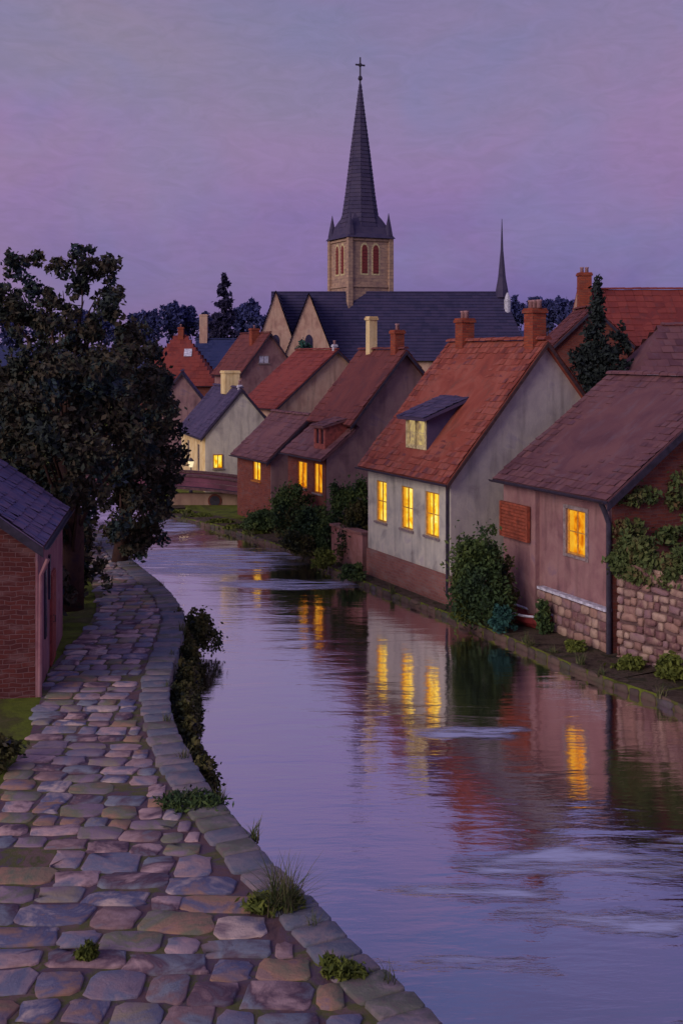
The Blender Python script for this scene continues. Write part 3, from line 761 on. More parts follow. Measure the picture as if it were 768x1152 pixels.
# -- white house behind the bridge, lamp-lit front
C5 = Vector((-7.8,66)); TH5 = math.atan2(.3,.95)
hE = house('white_house', 'white gabled house with slate purple roof, wide cream chimney and lamplit front behind the bridge', C5, TH5, 7.8, 4.25, ZR, 3.5, 6.0, 'cream', 'slate_roof',
           [(1.6,2.4,1.2,2.8),(5,5.8,1.6,2.8)], ('frame_grey','darkglass'))
gb = MB(); gb.prism([(0.02,ZR),(0.02,3.48),(2.125,5.98),(4.25,3.48),(4.25,ZR)], -.14, -.003)
gb.build('gable_wall', M['gable_white'], hE)
# lit window let into the gable: built in a turned frame
def gable_window(parent, x0, x1, z0, z1, y, frame, pane, cross=(1,0), sill=True):
    fb = MB(); w = .05
    for q in ((x0,x0+w,z0,z1),(x1-w,x1,z0,z1),(x0+w,x1-w,z1-w,z1),(x0+w,x1-w,z0,z0+w)): fb.box(q[0],q[1],y-.05,y-.004,q[2],q[3])
    for k in range(cross[0]):
        c = x0+(x1-x0)*(k+1)/(cross[0]+1); fb.box(c-.02,c+.02,y-.04,y-.004,z0+w,z1-w)
    f = fb.build('window', M[frame], parent)
    pb = MB(); pb.box(x0+w*.5,x1-w*.5,y-.02,y-.003,z0+w*.5,z1-w*.5); pb.build('pane', M[pane], f)
    if sill: sb = MB(); sb.box(x0-.06,x1+.06,y-.1,y-.003,z0-.07,z0-.004); sb.build('sill', M['frame_grey'], f)
gable_window(hE, .45, 1.0, 1.55, 2.35, -.14, 'frame_wood', 'lit', (1,0))
c_ = chimney(hE, 2.12, 3.0, 5.7, 7.1, .9, 1.2, 'cream', 0); 
chimney(hE, 2.12, .35, 5.9, 6.3, .2, .25, 'whitestone', 1)

# -- houses further back
C6 = Vector((-4.2,76)); hF = house('gabled_house', 'tall cream gabled house with a long orange red roof behind the small brick house', C6, TH, 6.5, 8.6, ZR, 4.6, 8.3, 'peach', 'far_red_roof', (), tile=.4, tw=.4)
chimney(hF, 4.3, .3, 8.1, 8.75, .25, .25, 'whitestone', 1)
C7 = Vector((-8.2,95)); hG = house('gabled_house', 'mauve gabled house with dark red roof, brick chimney and tiny gable window', C7, TH, 6.5, 5.0, ZR, 6.6, 9.8, 'purple', 'dark_red_roof', (), tile=.45, tw=.45)
gable_window(hG, 1.5, 2.4, 7.35, 8.0, -.003, 'frame_grey', 'skylight'); chimney(hG, 2.0, 2.2, 8.8, 10.3, .7, .6, 'chimney', 1)
def hip_house(name, label, x0, x1, y0, y1, z0, ze, zr, wall, roof, hip=2.0, th=0, hipl=None, holes=()):
    """frontal house, ridge across the view; local x depth, local y along"""
    root = empty(name, (x1, y0, 0), th+math.pi/2, label, 'house')   # local y -> -X, local x -> +Y
    L = x1-x0; W = y1-y0; hipl = hip if hipl is None else hipl
    walls([(0,z0),(0,ze),(W/2,ze+.01),(W,ze),(W,z0)], L, holes).build('wall', M[wall], root)
    k = (zr-ze)/(W/2); o = .3
    r = MB(); slope(r, -o, ze-o*k+.1, W/2, zr+.1, -o*(hip>0), L+o*(hipl>0), .45, .42, hipa=hip+(o if hip>0 else 0), hipb=hipl+(o if hipl>0 else 0))
    slope(r, W+o, ze-o*k+.1, W/2, zr+.1, -o*(hip>0), L+o*(hipl>0), .45, .42, hipa=hip+(o if hip>0 else 0), hipb=hipl+(o if hipl>0 else 0))
    if hip > 0: r.add([(-o,-o,ze-o*k+.1),(W+o,-o,ze-o*k+.1),(W/2,hip,zr+.1)], [(0,1,2)])
    if hipl > 0: r.add([(-o,L+o,ze-o*k+.1),(W+o,L+o,ze-o*k+.1),(W/2,L-hipl,zr+.1)], [(2,1,0)])
    ridge_caps(r, W/2, zr+.13, hip, L-hipl)
    r.build('roof', M[roof], root)
    if hip <= 0 or hipl <= 0:
        for (hp, ya, yb) in ((hip, .003, .2), (hipl, L-.2, L-.003)):
            if hp <= 0: g_ = MB(); g_.prism([(0,ze-.02),(W/2,zr),(W,ze-.02)], ya, yb); g_.build('gable_wall', M[wall], root)
    gutter(root, -o-.06, ze-o*k+.08, -o*(hip>0), L+o*(hipl>0))
    return root
hH = hip_house('hipped_house', 'red hipped roof house with small white skylight behind the big dark tree', -18.0, -11.4, 103, 109, ZR, 5.6, 9.7, 'brick2', 'far_red_roof', 2.8)
chimney(hH, 3.0, 3.3, 9.3, 10.6, .6, .5, 'chimney', 1)
mb = MB(); kk = 4.1/3; mb.add([(1.55,2.15,5.6+1.55*kk+.22),(1.55,2.85,5.6+1.55*kk+.22),(2.05,2.85,5.6+2.05*kk+.22),(2.05,2.15,5.6+2.05*kk+.22)], [(0,1,2,3)]); mb.build('skylight', M['skylight'], hH)
hI = house('low_gabled_house', 'small purple gabled house half hidden beside the dark tree, left of the cream chimney', Vector((-14.0,86)), .12, 6, 4.2, ZR, 4.0, 6.7, 'brownmauve', 'slate_roof', (), tile=.4, tw=.4)
hJ = hip_house('slate_roofed_house', 'distant house with navy slate roof and tall peach chimney under the pointed conifer', -15.2, -7.5, 118, 124, ZR, 6.8, 9.6, 'brownmauve', 'navy_roof', 0)
chimney(hJ, 3.0, 6.9, 9.2, 12.3, .9, .8, 'peach', 0)

# -- big houses on the right
hK = hip_house('tall_red_house', 'tall house with broad red roof and high brick chimney at the right edge', 11.8, 27, 55, 61, ZR, 8.5, 11.2, 'peach', 'far_red_roof', 0)
chimney(hK, 2.2, 15.0, 8.0, 12.1, .62, .6, 'chimney', 2)
hM = house('brown_gabled_house', 'brown gabled house squeezed between the cream house gable and dark tree', Vector((9.3,52)), 0, 4, 4.0, ZR, 8.2, 10.1, 'brick2', 'dark_red_roof', ())
hN = hip_house('hipped_brown_house', 'brown mauve hipped roof house with white skylight behind the purple roof', 11.1, 22, 43.0, 49, ZR, 6.7, 9.1, 'purple', 'purple_roof', 2, hipl=1.6)
mb = MB(); kk=2.4/3; mb.box(.25,.55,9.4,10.5,6.7+.3*kk+.12,6.7+.3*kk+.34); mb.build('skylight', M['whitestone'], hN)

# ================================================================== CHURCH
ch = empty('church', (2.2,136,0), 0, 'stone church with tall slate spire rising over the village', 'church')
def cl(x, y, z): return (x-2.2, y-136, z)
mb = MB(); mb.box(-10.0,18.3,-7.5,2.5,0,7.8); mb.build('nave_wall', M['peach'], ch)
def cslope(mb, pts, rows, tag_=None):
    """courses on any quad: a,b eave; c,d ridge (d above a)"""
    a,b,c,d = [Vector(p) for p in pts]; n = (b-a).cross(d-a).normalized()
    if n.z < 0: n = -n
    for r in range(rows):
        f0, f1 = r/rows, (r+1)/rows
        p0 = a.lerp(d,f0); p1 = b.lerp(c,f0); p2 = b.lerp(c,f1); p3 = a.lerp(d,f1)
        m = max(1, int((p1-p0).length/.9))
        for k in range(m):
            g0, g1 = k/m, (k+1)/m
            mb.add([p0.lerp(p1,g0)+n*.06, p0.lerp(p1,g1)+n*.06, p3.lerp(p2,g1)+n*.0, p3.lerp(p2,g0)+n*.0, p0.lerp(p1,g0)-n*.02, p0.lerp(p1,g1)-n*.02], [(0,1,2,3),(0,4,5,1)])
mb = MB()
cslope(mb, [(-10.3,-8,7.4),(18.9,-8,7.4),(16.4,-2.5,15.3),(-10.3,-2.5,15.3)], 22)
cslope(mb, [(18.9,3,7.4),(-10.3,3,7.4),(-10.3,-2.5,15.3),(16.4,-2.5,15.3)], 22)
cslope(mb, [(18.9,-8,7.4),(18.9,3,7.4),(16.4,-2.5,15.3),(16.4,-2.5,15.3)], 22)
ridge_caps_pts = mb.tube([(-10.3,-2.5,15.3),(16.4,-2.5,15.3)], .14, 6)
mb.build('nave_roof', M['church_roof'], ch)
for (cx, hw, zt, depth) in ((-9.4,2.6,15.0,-9.2),(-5.75,2.75,14.7,-9.8)):
    gz = MB(); gz.prism([(cx-hw,0),(cx+hw,0),(cx+hw,7.6),(cx,zt),(cx-hw,7.6)], depth, depth+3.0); gz.build('cross_gable_wall', M['peach'], ch)
    gr = MB()
    k = (zt-7.6)/hw
    for s_ in (-1,1):
        cslope(gr, [(cx+s_*(hw+.25),depth-.25,7.6-.25*k+.15),(cx+s_*(hw+.25),-2.6,7.6-.25*k+.15),(cx,-2.6,zt+.15),(cx,depth-.25,zt+.15)], 18)
    gr.build('cross_gable_roof', M['spire_roof'] if cx < -8 else M['church_roof'], ch)
    wb = MB(); prof = []
    for q in range(9):
        t = math.pi*q/8; prof.append((cx+.42*math.cos(t), 9.6+.5*math.sin(t)*1.4))
    wb.prism([(cx-.42,8.0),(cx+.42,8.0)]+prof, depth-.05, depth-.003); wb.build('window', M['darkglass'], ch)
# tower, turned to show two faces
S = 5.25; TR = math.radians(25)
tw = bpy.data.objects.new('tower', None); 
def rot2(x, y, a=-0.0): return x, y
tb = MB(); h = S/2; zt = 21.7
tb.box(-h,h,-h,h,0,zt)
for sx in (-1,1):
    for sy in (-1,1):
        tb.box(sx*h-.28,sx*h+.28,sy*h-.28,sy*h+.28,0,zt-.1)
tb.box(-h-.14,h+.14,-h-.14,h+.14,15.9,16.15); tb.box(-h-.16,h+.16,-h-.16,h+.16,21.25,21.5)
tower = tb.build('tower', M['towerstone'] if 'towerstone' in M else brick('tower_stone', (196,162,134), (172,140,122), (132,108,104), .75, .36, .75), ch)
tower.rotation_euler.z = TR + math.radians(0)
sb = MB()
sb.lathe((0,0,0), [((h+.45)*math.sqrt(2),21.6),((h+.1)*math.sqrt(2),22.1),(h*.92*math.sqrt(2),22.9),(h*.72*math.sqrt(2),23.9),(h*.55*math.sqrt(2),24.6)], 4, math.pi/4)
sb.build('spire_skirt', M['spire_roof'], tower)
sp = MB(); prof = [(2.7,22.4),(2.1,24.6),(1.75,27),(1.15,32),(.58,36.3),(.12,40.0)]
for i in range(len(prof)-1):
    (r0,z0),(r1,z1) = prof[i],prof[i+1]
    for k in range(8):
        t0, t1 = 2*math.pi*(k+.5)/8, 2*math.pi*(k+1.5)/8
        a = (r0*math.cos(t0),r0*math.sin(t0),z0); b = (r0*math.cos(t1),r0*math.sin(t1),z0); c = (r1*math.cos(t1),r1*math.sin(t1),z1); d = (r1*math.cos(t0),r1*math.sin(t0),z1)
        cslope(sp, [a,b,c,d], int((z1-z0)/.45))
sp.build('spire', M['spire_roof'], tower)
for sx in (-1,1):
    for sy in (-1,1):
        pb = MB(); pb.lathe((sx*(h-.15),sy*(h-.15),0), [(.55,21.7),(.55,22.0),(.36,23.0),(.16,23.9),(.03,24.6)], 6); pb.build('pinnacle', M['spire_roof'], tower)
cb = MB(); cb.tube([(0,0,39.3),(0,0,43.1)], .09, 6); cb.box(-.6,.6,-.08,.08,42.1,42.28)
cb.lathe((0,0,40.3), [(.06,0),(.26,.2),(.28,.35),(.2,.55),(.05,.7)], 8); cb.lathe((0,0,42.2), [(.05,-.3),(.2,-.1),(.2,.1),(.05,.3)], 8); cb.build('cross', M['iron'], tower)
def lancet(c, w, z0, z1, n=8):
    p = [(c-w/2,z0),(c+w/2,z0),(c+w/2,z1-w*.8)]
    for q in range(1,n):
        t = q/n; p.append((c+w/2*math.cos(math.pi*t), z1-w*.8+w*.8*math.sin(math.pi*t)))
    p.append((c-w/2,z1-w*.8)); return p
for face in range(2):
    for cx in (-.72,.72):
        wb = MB(); wb.prism(lancet(cx,1.05,17.3,21.05), -h-.02, -h-.004); wo = wb.build('window', M['frame_cream'], tower)
        lb2 = MB(); lb2.prism(lancet(cx,.72,17.5,20.8), -h-.05, -h-.024)
        for k in range(8): lb2.box(cx-.34,cx+.34,-h-.09,-h-.045,17.65+k*.36,17.75+k*.36)
        lo = lb2.build('louvre', M['redglass'], wo)
        if face: wo.rotation_euler.z = -math.pi/2
# fleche
fb = MB(); fb.lathe((16.3,-2.5,15.0), [(.85,-.3),(.7,.6),(.45,2),(.16,5.2),(.03,8.8)], 8); fb.build('fleche', M['spire_roof'], ch)
fb = MB(); fb.lathe((16.75,-3.9,12.8), [(.35,0),(.38,1.5),(.25,2.0),(.08,2.4)], 8); fb.build('roof_turret', M['whitestone'], ch)

# ================================================================== BRIDGE, CULVERT WALL, LAMP
br = empty('footbridge', (-5.2,59.6,0), 0, 'low arched red footbridge with plank parapet in front of the white house', 'bridge')
def arcz(x, base, rise): return base-.12+rise*(1-((x+4.8)/5.6)**2)
xs = [-10.4+k*.5 for k in range(22)]
for yy, nm in ((0,'parapet'),(2.0,'parapet')):
    mb = MB()
    for a, b in zip(xs[:-1], xs[1:]):
        for lo, hi in ((.95,1.18),(1.21,1.44)):
            mb.add([(a,yy,arcz(a,lo,.5)),(b,yy,arcz(b,lo,.5)),(b,yy,arcz(b,hi,.5)),(a,yy,arcz(a,hi,.5)),(a,yy+.08,arcz(a,lo,.5)),(b,yy+.08,arcz(b,lo,.5)),(b,yy+.08,arcz(b,hi,.5)),(a,yy+.08,arcz(a,hi,.5))],
                   [(0,1,2,3),(7,6,5,4),(3,2,6,7),(4,5,1,0)], random.random())
    mb.build(nm, M['bridge_paint'], br)
    mb = MB()
    for a, b in zip(xs[:-1], xs[1:]):
        mb.add([(a,yy-.08,arcz(a,1.46,.5)),(b,yy-.08,arcz(b,1.46,.5)),(b,yy-.08,arcz(b,1.56,.5)),(a,yy-.08,arcz(a,1.56,.5)),(a,yy+.16,arcz(a,1.46,.5)),(b,yy+.16,arcz(b,1.46,.5)),(b,yy+.16,arcz(b,1.56,.5)),(a,yy+.16,arcz(a,1.56,.5))],
               [(0,1,2,3),(7,6,5,4),(3,2,6,7),(4,5,1,0)])
    mb.build('handrail', M['bridge_deck'], br)
mb = MB()
for a, b in zip(xs[:-1], xs[1:]):
    mb.add([(a,-.06,arcz(a,.78,.5)),(b,-.06,arcz(b,.78,.5)),(b,-.06,arcz(b,.9,.5)),(a,-.06,arcz(a,.9,.5)),(a,2.14,arcz(a,.78,.5)),(b,2.14,arcz(b,.78,.5)),(b,2.14,arcz(b,.9,.5)),(a,2.14,arcz(a,.9,.5))],
           [(0,1,2,3),(7,6,5,4),(3,2,6,7),(4,5,1,0)])
mb.build('deck', M['bridge_deck'], br)
cw = empty('culvert_wall', (-8.9,60.3,0), 0, 'pale peach retaining wall with round dark culvert mouth under the footbridge', 'wall')
mb = MB(); mb.box(0,3.9,0,.4,-.3,.8); mb.build('wall', M['peach'], cw)
mb = MB(); mb.lathe((0,0,0), [(.36,0),(.36,.04)], 16); o = mb.build('culvert_mouth', M['brick2'], cw); o.rotation_euler.x = math.pi/2; o.location = (2.3,-.004,.42)
mb = MB(); mb.lathe((0,0,0), [(.27,0),(.27,.02)], 16); o2 = mb.build('opening', M['iron'], o); o2.location = (0,0,.045)  # flat dark disc stands in for the shade inside the culvert
sl = empty('street_lamp', (-8.35,64.2,0), 0, 'street lamp with glowing white lantern by the lit front of the white house', 'street lamp')
mb = MB(); mb.lathe((0,0,ZR), [(.12,0),(.1,.3),(.05,.4),(.04,1.6)], 8); mb.build('post', M['iron'], sl, True)
mb = MB(); mb.lathe((0,0,ZR+1.6), [(.09,0),(.17,.32)], 6); mb.build('lantern', M['lamp_glow'], sl)
mb = MB(); mb.lathe((0,0,ZR+1.93), [(.2,0),(.1,.12),(.02,.2)], 6); mb.build('lantern_cap', M['iron'], sl)
ld = bpy.data.lights.new('lamp_light','POINT'); ld.energy = 34; ld.color = (1,.78,.42); ld.shadow_soft_size = .4
lo = bpy.data.objects.new('lamp_light', ld); col.objects.link(lo); lo.parent = sl; lo.location = (-.35,-.1,ZR+1.9)

# ================================================================== SHED ON THE LEFT
As = at(40,783,ZL); us = Vector((-.72,5)).normalized(); ths = math.atan2(-us.x, us.y)
sd = empty('brick_shed', (As.x,As.y,0), ths, 'red brick shed with purple slate roof and pink rendered side beside the path', 'shed')
# here local x runs along the gable toward the left, so it is negative
Wd, Ld, zes, zrs = 5.0, 5.4, 4.12, 5.95
mb = MB(); mb.prism([(-Wd,ZL-.3),(0,ZL-.3),(0,zes),(-Wd/2,zrs),(-Wd,zes)], 0, Ld); mb.build('wall', M['brick'], sd)
mb = MB(); mb.box(.003,.05,0,Ld,ZL-.3,zes-.05); mb.build('side_wall', M['shedside'], sd)
ks = (zrs-zes)/(Wd/2)
r_ = MB(); slope(r_, .2, zes-.2*ks+.1, -Wd/2, zrs+.1, -.3, Ld+.25, .24, .26); slope(r_, -Wd-.3, zes-.3*ks+.1, -Wd/2, zrs+.1, -.3, Ld+.25, .3, .33); ridge_caps(r_, -Wd/2, zrs+.13, -.3, Ld+.25)
r_.build('roof', M['shed_roof'], sd)
bargeboard(sd, -Wd/2, zrs+.06, .2, zes-.2*ks+.06, -.305, h=.2); gutter(sd, .27, zes-.2*ks+.08, -.3, Ld+.25, r=.07)
mb = MB(); mb.box(.053,.09,1.15,1.45,ZL+.9,3.3); mb.build('window', M['darkglass'], sd)
mb = MB(); mb.box(.053,.1,1.95,2.1,2.5,3.5); mb.build('window', M['darkglass'], sd)
mb = MB(); mb.box(.053,.1,2.3,3.15,ZL,3.0)
for k in range(5): mb.box(.1,.115,2.32+k*.165,2.32+k*.165+.14,ZL+.05,2.95)
dd = mb.build('door', M['door'], sd)
mb = MB(); mb.tube([(.12,2.4,1.9),(.17,2.4,1.9),(.17,2.4,2.05),(.12,2.4,2.05)], .012, 6); mb.build('handle', M['iron'], dd)
mb = MB(); mb.tube([(.27,-.1,zes-.35),(.12,-.06,zes-.7),(.1,-.06,ZL)], .045, 8); mb.build('drainpipe', M['shedside'], sd)

# ================================================================== TREES
def branchy(root, base, limbs, r0):
    tb = MB(); 
    for (pts, r) in limbs:
        n = len(pts); tb.tube(pts, [r*(1-.88*i/(n-1)) for i in range(n)], 8)
    return tb.build('trunk', M['bark'], root, True)
def tree_from(name, label, base, trunk_r, clumps_px, dens, size, mat, spread_d=2.0, group=None, trunk_top=None, cat='tree'):
    """clumps_px: (px, py, depth, rpx_x, rpx_y)"""
    root = empty(name, (base[0],base[1],base[2]), 0, label, cat, group)
    b = Vector(base); cl_ = []; limbs = []
    tt = trunk_top or max(clumps_px, key=lambda c: -c[1])
    ctr = [atd(c[0],c[1],c[2])-b for c in clumps_px]
    zmax = max(c.z for c in ctr); mean = sum(ctr, Vector())/len(ctr)
    spine = [Vector((0,0,-.2)), Vector((mean.x*.15+.1,mean.y*.1,zmax*.2)), Vector((mean.x*.4-.1,mean.y*.3,zmax*.42)), Vector((mean.x*.8,mean.y*.7,zmax*.5)), Vector((mean.x,mean.y,zmax*.64))]
    limbs.append((spine, trunk_r))
    for c, px in zip(ctr, clumps_px):
        s = px[2]/F; rx = px[3]*s; rz = px[4]*s; ry = (rx+rz)/2*spread_d*.6
        f = min(.9, max(.15, (c.z/zmax)-.25)); i = f*(len(spine)-1); a = spine[int(i)].lerp(spine[min(len(spine)-1,int(i)+1)], i-int(i))
        limbs.append(([a, a.lerp(c,.4)+Vector((0,0,.25)), a.lerp(c,.7)+Vector((random.uniform(-.2,.2),0,.1)), a.lerp(c,.85)], trunk_r*.16))
        m = max(6, int(7+rx*rz*2.0))
        for q in range(m):
            a_ = random.uniform(0,2*math.pi); rr = random.uniform(.2,.85); e = random.uniform(-.7,.7)
            sc = random.uniform(.3,.55)
            X, Y, Z = c.x+rx*rr*math.cos(a_), c.y+ry*random.uniform(-.7,.7), c.z+rz*rr*math.sin(a_)
            w_ = max(rx*sc,.12); h_ = max(rz*sc,.12)
            area = (w_*ry*.5+w_*h_+ry*.5*h_)*4
            cl_.append((X,Y,Z,w_,max(.12,ry*sc),h_, max(25, area/(size*size)*dens)))
    branchy(root, base, limbs, trunk_r)
    leaf_mesh('crown', cl_, size, mat, root, jitter=.6)
    return root
t1 = at(78,684,ZL)
tree_from('broadleaf_tree', 'large dark tree with ragged crown rising over the brick shed left of the path', (t1.x,t1.y,ZL), .42,
   [(15,300,35,20,18),(12,350,35,22,28),(40,325,35,14,16),(70,300,34,16,12),(95,290,34,20,13),(118,300,34,14,12),(92,325,34,16,14),(128,345,33,20,20),(110,368,33,22,18),
    (35,375,34,26,22),(20,420,33,36,30),(65,410,33,36,26),(105,410,32,34,28),(145,405,33,24,22),(8,335,34,18,20),(52,350,34,16,18),(25,350,34,20,20),(98,312,34,22,20),(118,325,34,18,22),(75,380,33,30,20),(40,290,36,12,10),(125,295,35,14,10),(150,375,34,20,20),(175,425,34,22,20),(20,480,32,36,32),(70,470,31,40,34),(120,460,32,36,32),(165,450,33,24,24),
    (30,445,31,40,30),(80,430,31,40,30),(125,420,31,30,30),(50,500,30.5,40,30),(100,505,30.5,36,30),(150,490,32,28,30),(50,530,33,36,24),(75,560,31.5,30,22),(60,590,32,24,20),(95,540,31,26,30),(10,520,34,22,20),(62,332,33,12,14),(82,345,33,12,14)], 1.1, .12, 'leaf_dark')
t2 = at(134,632,ZL)
tree_from('drooping_tree', 'dark drooping tree hanging over the canal edge right of the path', (t2.x,t2.y,ZL), .3,
   [(150,385,42,24,20),(175,400,43,16,18),(165,435,41,28,26),(190,455,42,18,20),(185,490,41,22,26),(145,490,39,34,32),(200,515,41,14,14),(170,530,39,26,28),(135,545,38,28,28),(165,570,39,22,22),(140,590,38.5,26,24),(165,600,39.5,15,14),(148,614,39,18,14),(120,560,40,18,22),(170,480,39.5,30,30),(150,540,38.5,34,30),(150,440,40,30,30),(180,560,40,18,22),(130,520,38,30,26),(172,600,39.5,18,18),(190,545,40,18,22),(160,618,39,16,12)], 1.1, .12, 'leaf_dark')
t3 = Vector((-15.5,40))
tree_from('broadleaf_tree', 'dark tree behind the shed roof closing the left edge', (t3.x,t3.y,ZL), .4,
   [(-60,400,40,50,45),(-20,450,41,40,40),(-50,500,39,60,40),(10,470,42,40,40),(30,545,41,40,28),(60,590,42,34,22),(20,600,40,34,20),(75,610,41,24,18),(95,580,42,20,16),(60,640,36,22,24),(88,650,34,16,20),(85,500,43,30,34),(60,440,44,40,30),(-30,330,40,30,24)], 1.3, .17, 'leaf_dark')
# low growth at the tree feet
for (px,py,z,w_,h_,lab,mt) in ((86,672,ZL,2.2,2.1,'dark bush at the foot of the large tree beside the path bend','leaf_dark'),
                              (56,700,ZL,1.7,1.5,'low bush between shed corner and the large tree','leaf_dark'),
                              (152,622,ZL,1.4,1.1,'dark bush under the drooping tree on the path bank','leaf_dark')):
    p = at(px,py,z); shrub(lab, p.x, p.y, z, w_, w_*.8, h_, mt, .12, 1.0)

# conifer by the big right house
d = 46; cpx = []
for k in range(9): f = k/8; cpx.append((672-4*f+random.uniform(-2,2), 326+f*110, d, 6+17*f, 13))
cpx += [(695,375,d,10,12),(702,390,d,8,12),(690,400,d,14,16),(655,400,d,16,14),(672,395,d,20,20),(690,415,d,20,18),(675,360,d,9,16),(650,412,d,14,12),(668,425,d,20,16),(685,430,d,16,14)]
bq = atd(674,500,d); tree_from('conifer', 'dark ragged conifer standing behind the cream house gable', (bq.x,bq.y,ZR), .22, cpx, 1.3, .13, 'leaf_conifer', 1.6)
# far conifer
d = 150; cpx = [(252+random.uniform(-1,1), 314+f*8, d, 3+2.6*f**.9, 6) for f in range(9)]
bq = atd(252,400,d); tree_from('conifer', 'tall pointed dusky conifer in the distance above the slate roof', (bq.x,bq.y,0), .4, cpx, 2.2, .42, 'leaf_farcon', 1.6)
# little round tree by the church gables
d = 112; bq = atd(343,440,d); tree_from('round_tree', 'small round dark green tree before the church gables', (bq.x,bq.y,0), .15, [(343,392,d,8,9),(340,398,d,7,8),(347,400,d,7,8)], 1.3, .22, 'leaf_teal', 1.4)
# distant rows
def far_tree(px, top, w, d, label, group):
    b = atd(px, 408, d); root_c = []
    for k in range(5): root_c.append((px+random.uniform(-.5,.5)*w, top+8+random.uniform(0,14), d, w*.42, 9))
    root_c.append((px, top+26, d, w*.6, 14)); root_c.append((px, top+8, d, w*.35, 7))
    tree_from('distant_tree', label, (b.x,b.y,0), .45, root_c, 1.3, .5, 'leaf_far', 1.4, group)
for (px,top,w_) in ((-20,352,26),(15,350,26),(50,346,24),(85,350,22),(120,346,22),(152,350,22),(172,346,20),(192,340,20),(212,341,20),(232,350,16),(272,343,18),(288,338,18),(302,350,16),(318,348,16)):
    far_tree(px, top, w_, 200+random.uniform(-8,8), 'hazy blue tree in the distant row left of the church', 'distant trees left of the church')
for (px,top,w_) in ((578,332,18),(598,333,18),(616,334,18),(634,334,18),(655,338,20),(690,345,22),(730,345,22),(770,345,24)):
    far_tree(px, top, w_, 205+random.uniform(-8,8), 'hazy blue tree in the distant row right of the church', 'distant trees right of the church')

# hills to close the horizon
hb = MB()
for i in range(60):
    x0 = -900+i*30; x1 = x0+30
    z = lambda x: 15+7*math.sin(x*.006+1)+4*math.sin(x*.017)
    hb.add([(x0,700,0),(x1,700,0),(x1,800,z(x1)),(x0,800,z(x0)),(x1,1100,0),(x0,1100,0)], [(0,1,2,3),(3,2,4,5)])
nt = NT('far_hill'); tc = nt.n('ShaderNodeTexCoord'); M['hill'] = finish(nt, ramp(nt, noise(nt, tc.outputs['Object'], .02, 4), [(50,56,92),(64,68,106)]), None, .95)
struct(hb.build('hills', M['hill'], None, True))

# ================================================================== SHRUBS AND PLANTS
S_ = [  # px, py, z, width, height, label, mat
 (300,598,ZR,2.6,1.0,'low green bush at the water edge below the small brick house','leaf_green'),
 (325,612,ZR,2.4,2.4,'tall green bush before the small brick house corner','leaf_green'),
 (352,622,ZR,2.2,1.9,'dark green bush below the orange windows','leaf_green'),
 (385,626,ZR,1.9,2.9,'bushy green shrub behind the pink garden wall','leaf_green'),
 (402,630,ZR,1.6,3.2,'dark shrub against the far corner of the cream house','leaf_green'),
 (335,625,ZR,2.0,1.1,'dark bush overhanging the water below the orange windows','leaf_bank'),
 (365,640,ZR,1.1,.8,'small bush at the left end of the pink garden wall','leaf_moss'),
 (345,612,ZR,2.6,2.0,'broad dark bush mass in front of the stepped house','leaf_bank'),
 (400,634,ZR,1.7,2.4,'dark green bush rising behind the garden wall beside the cream house','leaf_bank'),
 (396,652,ZR,1.2,.6,'trailing weeds at the foot of the pink garden wall','leaf_green'),
 (540,705,ZR,1.9,3.0,'tall leafy bush between the cream house and the mauve house','leaf_green'),
 (562,702,ZR,1.3,2.0,'dark bush against the near end of the cream house gable','leaf_bank'),
 (524,702,ZR,1.0,1.1,'mossy bush at the cream house plinth corner','leaf_moss'),
 (564,712,ZR,.9,.8,'teal green shrub below the rust red shutter','leaf_teal'),
 (610,713,ZR,.62,1.0,'upright green bush at the foot of the mauve wall','leaf_green'),
 (645,732,ZR,.7,.3,'low mossy weed on the stone ledge under the lit window','leaf_moss'),
 (710,752,ZR,.9,.35,'low weed at the foot of the rubble wall','leaf_moss'),
 (752,764,ZR,1.0,.6,'green clump at the rubble wall foot near the right edge','leaf_moss'),
]
for (px,py,z,w_,h_,lab,mt) in S_:
    p = at(px,py,z); shrub(lab, p.x, p.y, z-.05, w_, w_*.7, h_, mt, .085, 1.1)
# grass bank by the bridge
for i,(px,py,w_) in enumerate(((205,577,1.6),(225,581,1.7),(248,588,1.7),(270,594,1.6),(288,600,1.3))):
    p = at(px,py,ZR); shrub('grassy clump on the green bank in front of the footbridge', p.x, p.y, ZR-.05, w_, .7, .2, 'leaf_moss', .1, .9, 'grass_clump', 'plant', 'grass clumps on the bank below the footbridge')
# climbing ivy on the brick gable and rubble wall
cl_ = []
for k in range(44):
    f = random.random(); p = Wa.lerp(Wb, f*1.0)
    z = random.uniform(2.3,3.3) - .9*max(0,random.random()-.6)
    cl_.append((p.x-.08, p.y+random.uniform(-.1,.3), z, random.uniform(.15,.32), .22, random.uniform(.12,.3), 95))
for k in range(36):
    f = random.uniform(0,3.2); cl_.append((A1.x+.9*f, A1.y-.2+.42*f, random.uniform(2.6,4.2+f*.3), random.uniform(.15,.35), .12, random.uniform(.15,.3), 85))
tag(leaf_mesh('ivy', cl_, .1, 'leaf_ivy'), 'rusty green ivy climbing over the rubble wall and brick gable', 'ivy')
